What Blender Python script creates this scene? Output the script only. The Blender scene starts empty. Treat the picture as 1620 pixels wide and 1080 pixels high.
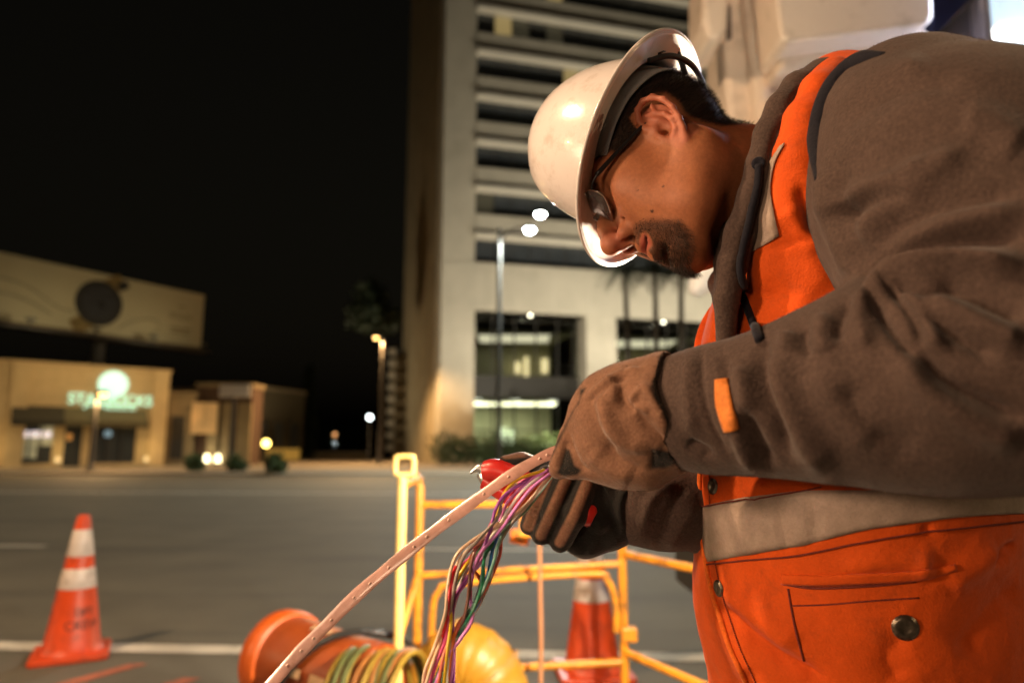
import bpy, bmesh, math, random
import numpy as np
from mathutils import Vector, Matrix, Quaternion
from mathutils.bvhtree import BVHTree
random.seed(7); RNG = np.random.default_rng(7)
S = bpy.context.scene
COL = S.collection

# ------------------------------------------------------------------ camera
CAM_Z = 1.05; FPX = 1080.0; PITCH = math.atan(172/1080)
CA, SA = math.cos(PITCH), math.sin(PITCH)
cd = bpy.data.cameras.new('camera'); cam = bpy.data.objects.new('camera', cd); COL.objects.link(cam)
cd.sensor_fit = 'HORIZONTAL'; cd.sensor_width = 36; cd.lens = 24
cd.clip_start = 0.02; cd.clip_end = 2000
cam.location = (0, 0, CAM_Z); cam.rotation_euler = (math.pi/2 + PITCH, 0, 0)
cd.dof.use_dof = True; cd.dof.focus_distance = 0.74; cd.dof.aperture_fstop = 2.8; cd.dof.aperture_blades = 0
S.camera = cam

# ------------------------------------------------------------------ night sky, exposure
w = bpy.data.worlds.new('World'); S.world = w; w.use_nodes = True
nt = w.node_tree
bg = nt.nodes['Background']
sky = nt.nodes.new('ShaderNodeTexSky'); sky.sky_type = 'NISHITA'; sky.sun_disc = False
sky.sun_elevation = math.radians(2); sky.sun_rotation = math.radians(180); sky.air_density = 1.5; sky.dust_density = 6
hs = nt.nodes.new('ShaderNodeHueSaturation'); hs.inputs['Saturation'].default_value = 0.25
tint = nt.nodes.new('ShaderNodeMixRGB'); tint.blend_type = 'MULTIPLY'; tint.inputs[0].default_value = 1; tint.inputs[2].default_value = (1, .86, .62, 1)
nt.links.new(sky.outputs[0], hs.inputs['Color']); nt.links.new(hs.outputs[0], tint.inputs[1]); nt.links.new(tint.outputs[0], bg.inputs['Color'])
bg.inputs['Strength'].default_value = 0.0045
S.view_settings.view_transform = 'Standard'; S.view_settings.look = 'None'
S.view_settings.exposure = 0.0; S.view_settings.gamma = 1.0; S.view_settings.use_curve_mapping = False
S.render.engine = 'CYCLES'
S.cycles.use_denoising = True; S.cycles.sample_clamp_indirect = 4.0; S.cycles.max_bounces = 6
S.cycles.use_light_tree = True; S.cycles.caustics_reflective = False; S.cycles.caustics_refractive = False

# ------------------------------------------------------------------ pixel (of the 1620x1080 photograph) -> place
def cam2w(c):
    c = np.asarray(c, float)
    x, y, z = c[..., 0], c[..., 1], c[..., 2]
    return np.stack([x, z*CA - y*SA, CAM_Z + z*SA + y*CA], -1)
def U(px, py, d):                      # d = metres along the lens axis
    return cam2w(((px-810)/FPX*d, (540-py)/FPX*d, d))
def at(px, py, Y):                     # Y = metres ahead, on level ground
    x, y = (px-810)/FPX, (540-py)/FPX
    k = Y/(CA - y*SA)
    return np.array([x*k, Y, CAM_Z + (SA + y*CA)*k])
def gp(px, py, z=0.0):                 # point of the ground seen at a pixel
    x, y = (px-810)/FPX, (540-py)/FPX
    k = (z-CAM_Z)/(SA + y*CA)
    return np.array([x*k, (CA - y*SA)*k, z])
def proj(V):
    V = np.asarray(V, float)
    y = V[..., 1]; z = V[..., 2]-CAM_Z
    d = y*CA + z*SA; u = -y*SA + z*CA
    return np.stack([810+FPX*V[..., 0]/d, 540-FPX*u/d], -1)

# ------------------------------------------------------------------ materials
MATS = {}
def mat(name, col, rough=.6, metal=0, var=.12, nscale=8, bump=0, bscale=60, spec=.5, coat=0, sheen=0, emit=None, estr=0,
        trans=0, sss=0, wear=None, wscale=3, wamt=.5, alpha=1, coord='Object'):
    if name in MATS: return MATS[name]
    m = bpy.data.materials.new(name); m.use_nodes = True
    n, l = m.node_tree.nodes, m.node_tree.links
    b = n['Principled BSDF']
    tc = n.new('ShaderNodeTexCoord')
    c4 = (*col, 1)
    b.inputs['Roughness'].default_value = rough; b.inputs['Metallic'].default_value = metal
    b.inputs['Specular IOR Level'].default_value = spec
    b.inputs['Coat Weight'].default_value = coat; b.inputs['Sheen Weight'].default_value = sheen
    b.inputs['Transmission Weight'].default_value = trans; b.inputs['Alpha'].default_value = alpha
    if sss: b.inputs['Subsurface Weight'].default_value = sss; b.inputs['Subsurface Radius'].default_value = (.012, .005, .003); b.inputs['Subsurface Scale'].default_value = 1.0
    col_out = None
    if var > 0:
        no = n.new('ShaderNodeTexNoise'); no.inputs['Scale'].default_value = nscale; no.inputs['Detail'].default_value = 6
        l.new(tc.outputs[coord], no.inputs['Vector'])
        r = n.new('ShaderNodeMapRange'); r.inputs['From Min'].default_value = .3; r.inputs['From Max'].default_value = .7
        r.inputs['To Min'].default_value = 1-var; r.inputs['To Max'].default_value = 1+var
        l.new(no.outputs['Fac'], r.inputs['Value'])
        mx = n.new('ShaderNodeVectorMath'); mx.operation = 'SCALE'; mx.inputs[0].default_value = col
        l.new(r.outputs[0], mx.inputs['Scale']); col_out = mx.outputs[0]
    if wear is not None:
        no2 = n.new('ShaderNodeTexNoise'); no2.inputs['Scale'].default_value = wscale; no2.inputs['Detail'].default_value = 9; no2.inputs['Roughness'].default_value = .7
        l.new(tc.outputs[coord], no2.inputs['Vector'])
        r2 = n.new('ShaderNodeMapRange'); r2.inputs['From Min'].default_value = .52; r2.inputs['From Max'].default_value = .68
        r2.inputs['To Max'].default_value = wamt; l.new(no2.outputs['Fac'], r2.inputs['Value'])
        mm = n.new('ShaderNodeMixRGB'); mm.inputs[1].default_value = c4; mm.inputs[2].default_value = (*wear, 1)
        if col_out is not None: l.new(col_out, mm.inputs[1])
        l.new(r2.outputs[0], mm.inputs[0]); col_out = mm.outputs[0]
    if col_out is not None: l.new(col_out, b.inputs['Base Color'])
    else: b.inputs['Base Color'].default_value = c4
    if bump:
        nb = n.new('ShaderNodeTexNoise'); nb.inputs['Scale'].default_value = bscale; nb.inputs['Detail'].default_value = 5
        l.new(tc.outputs[coord], nb.inputs['Vector'])
        bp = n.new('ShaderNodeBump'); bp.inputs['Strength'].default_value = bump; bp.inputs['Distance'].default_value = .01
        l.new(nb.outputs['Fac'], bp.inputs['Height']); l.new(bp.outputs[0], b.inputs['Normal'])
    if emit is not None:
        b.inputs['Emission Color'].default_value = (*emit, 1); b.inputs['Emission Strength'].default_value = estr
    MATS[name] = m
    return m

# ------------------------------------------------------------------ objects
def link(o, parent=None):
    COL.objects.link(o)
    if parent is not None: o.parent = parent
    return o
def tag(o, label=None, cat=None, group=None, kind=None):
    if label: o['label'] = label
    if cat: o['category'] = cat
    if group: o['group'] = group
    if kind: o['kind'] = kind
    return o
def thing(name, label, cat, loc=(0, 0, 0), rotz=0, group=None):
    o = bpy.data.objects.new(name, None); o.empty_display_size = .1
    o.location = tuple(loc); o.rotation_euler = (0, 0, rotz); link(o)
    return tag(o, label, cat, group)
def mesh_np(name, V, F, smooth=True):
    """V (n,3); F: (m,3) or (m,4) int array or list of tuples"""
    me = bpy.data.meshes.new(name)
    V = np.asarray(V, np.float32)
    if isinstance(F, np.ndarray):
        k = F.shape[1]; me.vertices.add(len(V)); me.vertices.foreach_set('co', V.ravel())
        me.loops.add(F.size); me.loops.foreach_set('vertex_index', F.ravel().astype(np.int32))
        me.polygons.add(len(F)); me.polygons.foreach_set('loop_start', np.arange(0, F.size, k, dtype=np.int32))
        me.polygons.foreach_set('loop_total', np.full(len(F), k, np.int32)); me.update(calc_edges=True); me.validate()
    else:
        me.from_pydata([tuple(map(float, v)) for v in V], [], [tuple(map(int, f)) for f in F]); me.update()
    if smooth: me.polygons.foreach_set('use_smooth', np.ones(len(me.polygons), bool))
    return me
def obj(name, me, m=None, parent=None, loc=None):
    o = bpy.data.objects.new(name, me)
    if m is not None and not me.materials: me.materials.append(m)
    if loc is not None: o.location = tuple(loc)
    return link(o, parent)
class MB:
    """collects solids for ONE mesh"""
    def __init__(s): s.V = []; s.F = []
    def add(s, V, F):
        n = len(s.V); s.V += [tuple(map(float, v)) for v in V]; s.F += [tuple(i+n for i in f) for f in F]; return s
    def box(s, c, d, rz=0):
        x, y, z = d[0]/2, d[1]/2, d[2]/2; cr, sr = math.cos(rz), math.sin(rz)
        V = [(c[0]+a*x*cr-b*y*sr, c[1]+a*x*sr+b*y*cr, c[2]+e*z) for a in (-1, 1) for b in (-1, 1) for e in (-1, 1)]
        return s.add(V, [(0, 1, 3, 2), (4, 6, 7, 5), (0, 4, 5, 1), (2, 3, 7, 6), (0, 2, 6, 4), (1, 5, 7, 3)])
    def b2(s, lo, hi):
        return s.box([(a+b)/2 for a, b in zip(lo, hi)], [b-a for a, b in zip(lo, hi)])
    def prism(s, poly, h0, h1, axis=2):          # poly of 2-D points extruded
        n = len(poly)
        def p(q, h): return (q[0], q[1], h) if axis == 2 else ((q[0], h, q[1]) if axis == 1 else (h, q[0], q[1]))
        V = [p(q, h0) for q in poly]+[p(q, h1) for q in poly]
        F = [tuple(range(n))[::-1], tuple(range(n, 2*n))]+[(i, (i+1) % n, n+(i+1) % n, n+i) for i in range(n)]
        return s.add(V, F)
    def tube(s, pts, r, n=10, cap=True, closed=False):
        pts = [Vector(p) for p in pts]; m = len(pts)
        rr = r if isinstance(r, (list, tuple, np.ndarray)) else [r]*m
        base = len(s.V); up = None
        for i, p in enumerate(pts):
            if closed: t = pts[(i+1) % m]-pts[i-1]
            else: t = pts[min(i+1, m-1)]-pts[max(i-1, 0)]
            t.normalize()
            if up is None:
                up = t.orthogonal().normalized()
            else:
                up = (up-t*up.dot(t)); up = up.normalized() if up.length > 1e-6 else t.orthogonal().normalized()
            q = t.cross(up)
            for k in range(n):
                a = 2*math.pi*k/n; s.V.append(tuple(p+(up*math.cos(a)+q*math.sin(a))*rr[i]))
        for i in range(m if closed else m-1):
            j = (i+1) % m
            for k in range(n):
                s.F.append((base+i*n+k, base+i*n+(k+1) % n, base+j*n+(k+1) % n, base+j*n+k))
        if cap and not closed:
            s.F.append(tuple(base+k for k in range(n))[::-1]); s.F.append(tuple(base+(m-1)*n+k for k in range(n)))
        return s
    def lathe(s, prof, c=(0, 0, 0), n=32, axis=None, cap=True):   # prof [(r,z)]
        base = len(s.V); M = Vector((0, 0, 1)).rotation_difference(Vector(axis)).to_matrix() if axis is not None else Matrix.Identity(3)
        for r, z in prof:
            for k in range(n):
                a = 2*math.pi*k/n; v = M @ Vector((r*math.cos(a), r*math.sin(a), z)); s.V.append((v.x+c[0], v.y+c[1], v.z+c[2]))
        for i in range(len(prof)-1):
            for k in range(n):
                s.F.append((base+i*n+k, base+i*n+(k+1) % n, base+(i+1)*n+(k+1) % n, base+(i+1)*n+k))
        if cap:
            s.F.append(tuple(base+k for k in range(n))[::-1]); s.F.append(tuple(base+(len(prof)-1)*n+k for k in range(n)))
        return s
    def build(s, name, m, parent=None, smooth=False, bevel=0, loc=None, autosmooth=None):
        me = mesh_np(name, s.V, s.F, smooth)
        bm = bmesh.new(); bm.from_mesh(me)
        bmesh.ops.recalc_face_normals(bm, faces=bm.faces)
        bm.to_mesh(me); bm.free()
        o = obj(name, me, m, parent, loc)
        if bevel:
            md = o.modifiers.new('bevel', 'BEVEL'); md.width = bevel; md.segments = 2; md.limit_method = 'ANGLE'
        if smooth:
            try: me.set_sharp_from_angle(angle=math.radians(autosmooth or 45))
            except Exception: pass
        return o
def copy_tree(o, parent=None):
    c = o.copy(); COL.objects.link(c); c.parent = parent
    for ch in list(o.children): copy_tree(ch, c)
    return c
def spline(pts, n=8):
    """Catmull-Rom through n-D points"""
    P = np.array(pts, float); P = np.vstack([2*P[0]-P[1], P, 2*P[-1]-P[-2]]); out = []
    for i in range(1, len(P)-2):
        for t in np.linspace(0, 1, n, endpoint=False):
            a, b, c, d = P[i-1:i+3]
            out.append(.5*((2*b)+(-a+c)*t+(2*a-5*b+4*c-d)*t*t+(-a+3*b-3*c+d)*t**3))
    out.append(P[-2]); return np.array(out)
def lamp(kind, name, loc, power, color, parent=None, radius=.15, target=None, spot=None, size=None, blend=.6):
    L = bpy.data.lights.new(name, kind); L.energy = power; L.color = color
    if kind in ('POINT', 'SPOT'): L.shadow_soft_size = radius
    if kind == 'SPOT': L.spot_size = math.radians(spot or 140); L.spot_blend = blend
    if kind == 'AREA':
        L.shape = 'RECTANGLE'; L.size, L.size_y = size or (.3, .3)
    o = bpy.data.objects.new(name, L); COL.objects.link(o)
    q = Quaternion()
    if target is not None: q = (Vector(target)-Vector(loc)).to_track_quat('-Z', 'Y')
    M = Matrix.Translation(Vector(loc)) @ q.to_matrix().to_4x4()
    if parent is not None:
        o.parent = parent
        bpy.context.view_layer.update()
        o.matrix_parent_inverse = parent.matrix_world.inverted()
    o.matrix_world = M
    return o
def text_mesh(s, size, depth=.02, align='CENTER'):
    cu = bpy.data.curves.new('lettering', 'FONT'); cu.body = s; cu.size = size; cu.extrude = depth/2; cu.align_x = align; cu.align_y = 'CENTER'
    o = bpy.data.objects.new('lettering', cu); COL.objects.link(o)
    bpy.context.view_layer.update()
    me = bpy.data.meshes.new_from_object(o.evaluated_get(bpy.context.evaluated_depsgraph_get()))
    bpy.data.objects.remove(o); return me

# ------------------------------------------------------------------ signed-distance modelling
class Field:
    def __init__(s, lo, hi, h):
        s.lo = np.asarray(lo, float); s.h = h; s.n = np.ceil((np.asarray(hi, float)-s.lo)/h).astype(int)+1
        s.a = np.full(s.n, .03, np.float32)
        s.ax = [(s.lo[i]+h*np.arange(s.n[i])).astype(np.float32) for i in range(3)]
    def sub(s, lo, hi):
        i0 = np.clip(np.floor((np.asarray(lo)-s.lo)/s.h).astype(int), 0, s.n); i1 = np.clip(np.ceil((np.asarray(hi)-s.lo)/s.h).astype(int)+1, 0, s.n)
        sl = tuple(slice(a, b) for a, b in zip(i0, i1))
        X = s.ax[0][sl[0]][:, None, None]; Y = s.ax[1][sl[1]][None, :, None]; Z = s.ax[2][sl[2]][None, None, :]
        return sl, X, Y, Z
    def comb(s, sl, d, k, op):
        a = s.a[sl]
        if a.size == 0: return
        d = np.broadcast_to(d, a.shape)
        if op == 'u':
            if k > 0:
                h = np.maximum(k-np.abs(a-d), 0)/k; s.a[sl] = np.minimum(a, d)-h*h*k*.25
            else: s.a[sl] = np.minimum(a, d)
        else:
            d = -d
            if k > 0:
                h = np.maximum(k-np.abs(a-d), 0)/k; s.a[sl] = np.maximum(a, d)+h*h*k*.25
            else: s.a[sl] = np.maximum(a, d)
    def cap(s, a, b, ra, rb=None, k=.01, op='u'):
        a = np.asarray(a, float); b = np.asarray(b, float); rb = ra if rb is None else rb
        m = max(ra, rb)+k+3*s.h
        sl, X, Y, Z = s.sub(np.minimum(a, b)-m, np.maximum(a, b)+m)
        ab = b-a; L2 = max(float(ab@ab), 1e-12)
        t = np.clip(((X-a[0])*ab[0]+(Y-a[1])*ab[1]+(Z-a[2])*ab[2])/L2, 0, 1)
        d = np.sqrt((X-a[0]-t*ab[0])**2+(Y-a[1]-t*ab[1])**2+(Z-a[2]-t*ab[2])**2)-(ra+t*(rb-ra))
        s.comb(sl, d, k, op)
    def chain(s, pts, k=.01, op='u'):        # pts [(x,y,z,r)]
        for p, q in zip(pts[:-1], pts[1:]): s.cap(p[:3], q[:3], p[3], q[3], k, op)
    def ell(s, c, r, k=.01, op='u', rot=None):
        c = np.asarray(c, float); r = np.asarray(r, float); m = (r.max() if rot is not None else r)+k+3*s.h
        sl, X, Y, Z = s.sub(c-m, c+m)
        x, y, z = X-c[0], Y-c[1], Z-c[2]
        if rot is not None:
            R_ = np.asarray(rot, float)            # rows = local axes
            x, y, z = (R_[i, 0]*(X-c[0])+R_[i, 1]*(Y-c[1])+R_[i, 2]*(Z-c[2]) for i in range(3))
        k0 = np.sqrt((x/r[0])**2+(y/r[1])**2+(z/r[2])**2); k1 = np.sqrt((x/r[0]**2)**2+(y/r[1]**2)**2+(z/r[2]**2)**2)+1e-9
        s.comb(sl, k0*(k0-1)/k1, k, op)
    def mesh(s):
        """surface nets -> V, quads (outward)"""
        a = s.a; ins = a < 0
        nx, ny, nz = a.shape
        cnt = np.zeros((nx-1, ny-1, nz-1), np.int8)
        for i in (0, 1):
            for j in (0, 1):
                for k in (0, 1): cnt += ins[i:nx-1+i, j:ny-1+j, k:nz-1+k]
        act = (cnt > 0) & (cnt < 8); idx = np.argwhere(act); N = len(idx)
        vid = np.full(act.shape, -1, np.int32); vid[act] = np.arange(N)
        offs = np.array([(i, j, k) for i in (0, 1) for j in (0, 1) for k in (0, 1)])
        val = np.stack([a[idx[:, 0]+o[0], idx[:, 1]+o[1], idx[:, 2]+o[2]] for o in offs], 1)
        acc = np.zeros((N, 3)); num = np.zeros(N)
        for e0 in range(8):
            for e1 in range(e0+1, 8):
                if np.abs(offs[e0]-offs[e1]).sum() != 1: continue
                v0, v1 = val[:, e0], val[:, e1]; c = (v0 < 0) != (v1 < 0)
                t = np.where(c, v0/np.where(c, v0-v1, 1), 0)
                acc += np.where(c[:, None], offs[e0]+t[:, None]*(offs[e1]-offs[e0]), 0); num += c
        V = s.lo+(idx+acc/num[:, None])*s.h
        Q = []
        for ax in range(3):
            o1, o2 = [(1, 2), (2, 0), (0, 1)][ax]
            sl0 = [slice(1, -1)]*3; sl0[ax] = slice(0, -1); sl1 = list(sl0); sl1[ax] = slice(1, None)
            A, B = ins[tuple(sl0)], ins[tuple(sl1)]
            for mask, flip in ((A & ~B, False), (B & ~A, True)):
                q = np.argwhere(mask)
                if len(q) == 0: continue
                q = q+1; q[:, ax] -= 1
                d1 = np.zeros(3, int); d1[o1] = 1; d2 = np.zeros(3, int); d2[o2] = 1
                f = np.stack([vid[tuple((q-d1-d2).T)], vid[tuple((q-d2).T)], vid[tuple(q.T)], vid[tuple((q-d1).T)]], 1)
                Q.append(f[:, ::-1] if flip else f)
        return V, np.concatenate(Q)
def edges_of(F):
    k = F.shape[1]; E = np.concatenate([np.stack([F[:, i], F[:, (i+1) % k]], 1) for i in range(k)])
    return np.unique(np.sort(E, 1), axis=0)
def laplace(V, F, it=2, lam=.5):
    E = edges_of(F); n = len(V)
    deg = np.bincount(E.ravel(), minlength=n)[:, None]
    for _ in range(it):
        s_ = np.stack([np.bincount(E[:, 0], V[E[:, 1], c], n)+np.bincount(E[:, 1], V[E[:, 0], c], n) for c in range(3)], 1)
        V = V+lam*(s_/np.maximum(deg, 1)-V)
    return V
def normals(V, F):
    n = np.cross(V[F[:, 2]]-V[F[:, 0]], V[F[:, 3 if F.shape[1] == 4 else 1]]-V[F[:, 1 if F.shape[1] == 4 else 0]])
    if F.shape[1] == 3: n = np.cross(V[F[:, 1]]-V[F[:, 0]], V[F[:, 2]]-V[F[:, 0]])
    out = np.stack([sum(np.bincount(F[:, i], n[:, c], len(V)) for i in range(F.shape[1])) for c in range(3)], 1)
    return out/(np.linalg.norm(out, axis=1, keepdims=True)+1e-12)
def subdiv(V, F, smooth=True):
    """one split of quads into four (Catmull-Clark positions when smooth)"""
    n = len(V); m = len(F)
    fp = V[F].mean(1)
    E_all = np.concatenate([np.stack([F[:, i], F[:, (i+1) % 4]], 1) for i in range(4)]); Es = np.sort(E_all, 1)
    Eu, inv = np.unique(Es, axis=0, return_inverse=True); inv = inv.reshape(4, m).T
    ep = V[Eu].mean(1); ne = len(Eu)
    if smooth:
        fc = np.bincount(inv.ravel(), minlength=ne)[:, None]
        fs = np.stack([np.bincount(inv.ravel(), np.repeat(fp[:, c], 4), ne) for c in range(3)], 1)
        full = fc[:, 0] == 2
        ep2 = ep.copy(); ep2[full] = (ep[full]*2+fs[full])/4
        deg = np.bincount(Eu.ravel(), minlength=n)[:, None]
        fa = np.stack([np.bincount(F.ravel(), np.repeat(fp[:, c], 4), n) for c in range(3)], 1)/np.maximum(np.bincount(F.ravel(), minlength=n)[:, None], 1)
        ea = np.stack([np.bincount(Eu[:, 0], ep[:, c], n)+np.bincount(Eu[:, 1], ep[:, c], n) for c in range(3)], 1)/np.maximum(deg, 1)
        V2 = np.where(deg > 2, (fa+2*ea+(deg-3)*V)/np.maximum(deg, 1), V); ep = ep2
    else: V2 = V
    A = np.concatenate([V2, ep, fp]); fi = n+ne+np.arange(m)
    Q = np.concatenate([np.stack([F[:, i], n+inv[:, i], fi, n+inv[:, i-1]], 1) for i in range(4)])
    return A, Q
def polydist(P, line):
    """distance of px points to polyline and parameter 0..1"""
    line = np.asarray(line, float); best = np.full(len(P), 1e9); par = np.zeros(len(P))
    seg = np.linalg.norm(line[1:]-line[:-1], axis=1); cum = np.concatenate([[0], np.cumsum(seg)]); tot = cum[-1]
    for i in range(len(line)-1):
        a, b = line[i], line[i+1]; ab = b-a
        t = np.clip(((P-a)@ab)/max(ab@ab, 1e-9), 0, 1); d = np.linalg.norm(P-a-t[:, None]*ab, axis=1)
        u = d < best; best[u] = d[u]; par[u] = (cum[i]+t[u]*seg[i])/tot
    return best, par
def folds(V, F, lines, face=True, lim=.8):
    """press cloth folds, traced as lines over the cloth, into the surface along its normals"""
    N = normals(V, F); P = proj(V)
    view = V-np.array([0, 0, CAM_Z]); view /= np.linalg.norm(view, axis=1, keepdims=True)
    wgt = np.clip(-(N*view).sum(1)*2.5, 0, 1) if face else 1
    H = np.zeros(len(V))
    for ln, amp, wd in lines:
        ln = spline(ln, 6) if len(ln) > 2 else np.array(ln, float)
        lo = ln.min(0)-4*wd; hi = ln.max(0)+4*wd
        sel = np.where(((P > lo) & (P < hi)).all(1))[0]
        if len(sel) == 0: continue
        d, t = polydist(P[sel], ln)
        tap = np.clip(np.minimum(t, 1-t)*5+.25, 0, 1)
        amp = math.copysign(min(abs(amp), lim*wd*.62), amp)
        pr_ = np.exp(-(d/wd)**2) if amp > 0 else .55*np.exp(-np.sqrt(d*d+1.2)/(.75*wd))+.45*np.exp(-(d/wd)**2)
        H[sel] += amp*.001*pr_*tap
    return V+N*(H*wgt)[:, None]
def inpoly(P, poly):
    x, y = P[:, 0], P[:, 1]; r = np.zeros(len(P), bool); n = len(poly)
    for i in range(n):
        x0, y0 = poly[i]; x1, y1 = poly[(i+1) % n]
        c = ((y0 > y) != (y1 > y)) & (x < (x1-x0)*(y-y0)/((y1-y0) if y1 != y0 else 1e-9)+x0); r ^= c
    return r
def softpoly(P, poly, soft):
    d, _ = polydist(P, list(poly)+[poly[0]]); return np.clip(.5+np.where(inpoly(P, poly), 1, -1)*d/(2*soft), 0, 1)
def attr(me, name, v):
    a = me.attributes.new(name, 'FLOAT', 'POINT'); a.data.foreach_set('value', np.asarray(v, np.float32))
# ================================================================== materials of the place
M_asphalt = mat('asphalt', (.108, .098, .072), .75, var=.18, nscale=1.2, bump=.5, bscale=90, wear=(.03, .028, .025), wscale=.35, wamt=.55)
M_pave = mat('pavement', (.24, .20, .15), .85, var=.15, nscale=1.5, bump=.2, bscale=40)
M_ground = mat('ground', (.10, .09, .07), .9, var=.2, nscale=.3)
M_white_line = mat('road_paint', (.55, .52, .45), .7, var=.15, nscale=3, wear=(.12, .11, .10), wscale=5, wamt=.8)
M_conc = mat('concrete_tower', (.47, .44, .37), .8, var=.08, nscale=.6, bump=.1, bscale=10, wear=(.30, .27, .21), wscale=.35, wamt=.4)
M_conc_edge = mat('concrete_sill', (.60, .57, .50), .8, var=.06, nscale=.8)
M_dark_glass = mat('dark_glass', (.045, .052, .060), .18, var=.25, nscale=.4, spec=.8)
M_lit_glass = mat('lit_office_window', (.05, .05, .04), .2, var=0, emit=(1, .72, .28), estr=.28)
M_dim_glass = mat('dim_office_window', (.05, .05, .04), .2, var=0, emit=(1, .85, .5), estr=.03)
M_frame = mat('dark_frame', (.03, .028, .025), .5, var=.1)
M_clear = mat('clear_glass', (.9, .95, .9), .02, var=0, trans=1.0, spec=.4)
M_int = mat('lobby_wall', (.50, .50, .36), .8, var=.2, nscale=.5)
M_fixture = mat('ceiling_light', (.9, .9, .8), .5, var=0, emit=(1, .97, .75), estr=1.5)
M_stucco = mat('stucco', (.56, .43, .25), .9, var=.08, nscale=2, bump=.3, bscale=30)
M_stucco2 = mat('stucco_dark', (.25, .20, .125), .9, var=.1, nscale=1)  # darker tan stucco of the rear wall and smaller buildings
M_stucco3 = mat('stucco_brown', (.085, .05, .035), .9, var=.1, nscale=1)
M_awning = mat('awning_canvas', (.035, .032, .022), .85, var=.15, nscale=3)
M_awning2 = mat('awning_canvas_olive', (.11, .095, .05), .85, var=.15, nscale=3)
M_sign_green = mat('sign_letter', (.6, .9, .75), .4, var=0, emit=(.50, 1, .76), estr=1.0)
M_sign_disc = mat('sign_disc', (.6, .9, .8), .4, var=0, emit=(.55, 1, .82), estr=.95)
M_leaf = mat('leaf', (.055, .085, .025), .6, var=.4, nscale=5)
M_leaf_dark = mat('leaf_dark', (.022, .035, .014), .7, var=.4, nscale=4)
M_bark = mat('bark', (.10, .075, .05), .9, var=.3, nscale=10)
M_pole = mat('pole_metal', (.045, .045, .043), .6, .2, var=.1)
M_pole_dark = mat('pole_dark', (.05, .045, .04), .6, .2, var=.1)
M_sodium = mat('sodium_lens', (1, .8, .5), .4, var=0, emit=(1, .55, .16), estr=10)
M_ledlens = mat('led_lens', (1, 1, 1), .4, var=0, emit=(.93, 1, .97), estr=150)
M_bulb_w = mat('white_bulb', (1, 1, 1), .4, var=0, emit=(.9, 1, 1), estr=9)
M_bulb_o = mat('orange_bulb', (1, .6, .3), .4, var=0, emit=(1, .45, .16), estr=3)
M_bulb_y = mat('yellow_bulb', (1, .8, .3), .4, var=0, emit=(1, .72, .16), estr=10)
M_uplight = mat('uplight', (1, .9, .6), .4, var=0, emit=(1, .86, .5), estr=5)
M_board = mat('billboard_print', (.50, .44, .28), .7, var=.06, nscale=.4)
M_print = mat('billboard_ink', (.022, .02, .018), .7, var=.3, nscale=2)
M_print2 = mat('billboard_gold', (.22, .15, .05), .7, var=.3, nscale=2)
M_print3 = mat('billboard_grey', (.34, .30, .20), .7, var=.1, nscale=2)
for _nd in [n_ for n_ in M_asphalt.node_tree.nodes if n_.type == 'TEX_NOISE']:
    if _nd.inputs['Scale'].default_value < .5:                     # wear runs along the lanes
        _mp = M_asphalt.node_tree.nodes.new('ShaderNodeMapping'); _mp.inputs['Scale'].default_value = (.22, 2.6, 1)
        _tc = [n_ for n_ in M_asphalt.node_tree.nodes if n_.type == 'TEX_COORD'][0]
        M_asphalt.node_tree.links.new(_tc.outputs['Object'], _mp.inputs['Vector']); M_asphalt.node_tree.links.new(_mp.outputs[0], _nd.inputs['Vector'])
WARM = (1, .72, .42); SOD = (1, .58, .24)

# ================================================================== road, pavement, ground
RA = -math.radians(3.2); dx = np.array([math.cos(RA), math.sin(RA)]); dy = np.array([-math.sin(RA), math.cos(RA)])
def rt(px, py): return float(gp(px, py)[:2] @ dy)
def road_sheet(name, t0, t1, z, m, s0=-130, s1=130, kind='structure', nx=60, ny=20, thick=0):
    mb = MB(); mb.b2((s0, t0, z-thick), (s1, t1, z)) if thick else mb.add([(s0, t0, z), (s1, t0, z), (s1, t1, z), (s0, t1, z)], [(0, 1, 2, 3)])
    o = mb.build(name, m); o.rotation_euler = (0, 0, RA); return tag(o, kind=kind) if kind else o
T_KERB = rt(300, 752); T_NEAR = rt(200, 1025); T_FAR = rt(200, 779); T_DASH = rt(720, 869)
g = MB().add([(-600, -60, -.14), (600, -60, -.14), (600, 900, -.14), (-600, 900, -.14)], [(0, 1, 2, 3)]).build('ground', M_ground); tag(g, kind='structure')
road = road_sheet('road', -14, T_KERB, 0, M_asphalt); 
pav = road_sheet('pavement', T_KERB+.15, T_KERB+90, .13, M_pave)
kerb = road_sheet('kerb', T_KERB, T_KERB+.15, .13, M_conc_edge, thick=.2)
ln = road_sheet('lane_line', T_FAR-.09, T_FAR+.16, .004, M_white_line, kind=None); ln.parent = road; ln.rotation_euler = (0, 0, 0); ln.name = 'lane_line'
road_o = road
for s0 in (-16, -8, -1.5, 7.4, 16):
    d_ = MB().add([(s0, T_DASH-.06, .004), (s0+2.4, T_DASH-.06, .004), (s0+2.4, T_DASH+.06, .004), (s0, T_DASH+.06, .004)], [(0, 1, 2, 3)]).build('lane_dash', M_white_line, road)
for (a, b) in ((-60, gp(365, 1033)[0]), (gp(770, 1040)[0]-.25, 60)):
    MB().add([(a, T_NEAR-.075, .004), (b, T_NEAR-.075, .004), (b, T_NEAR+.075, .004), (a, T_NEAR+.075, .004)], [(0, 1, 2, 3)]).build('edge_line', M_white_line, road)
M_mark = mat('utility_paint', (.35, .10, .05), .8, var=.2, nscale=6, wear=(.07, .065, .055), wscale=9, wamt=.95)
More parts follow.
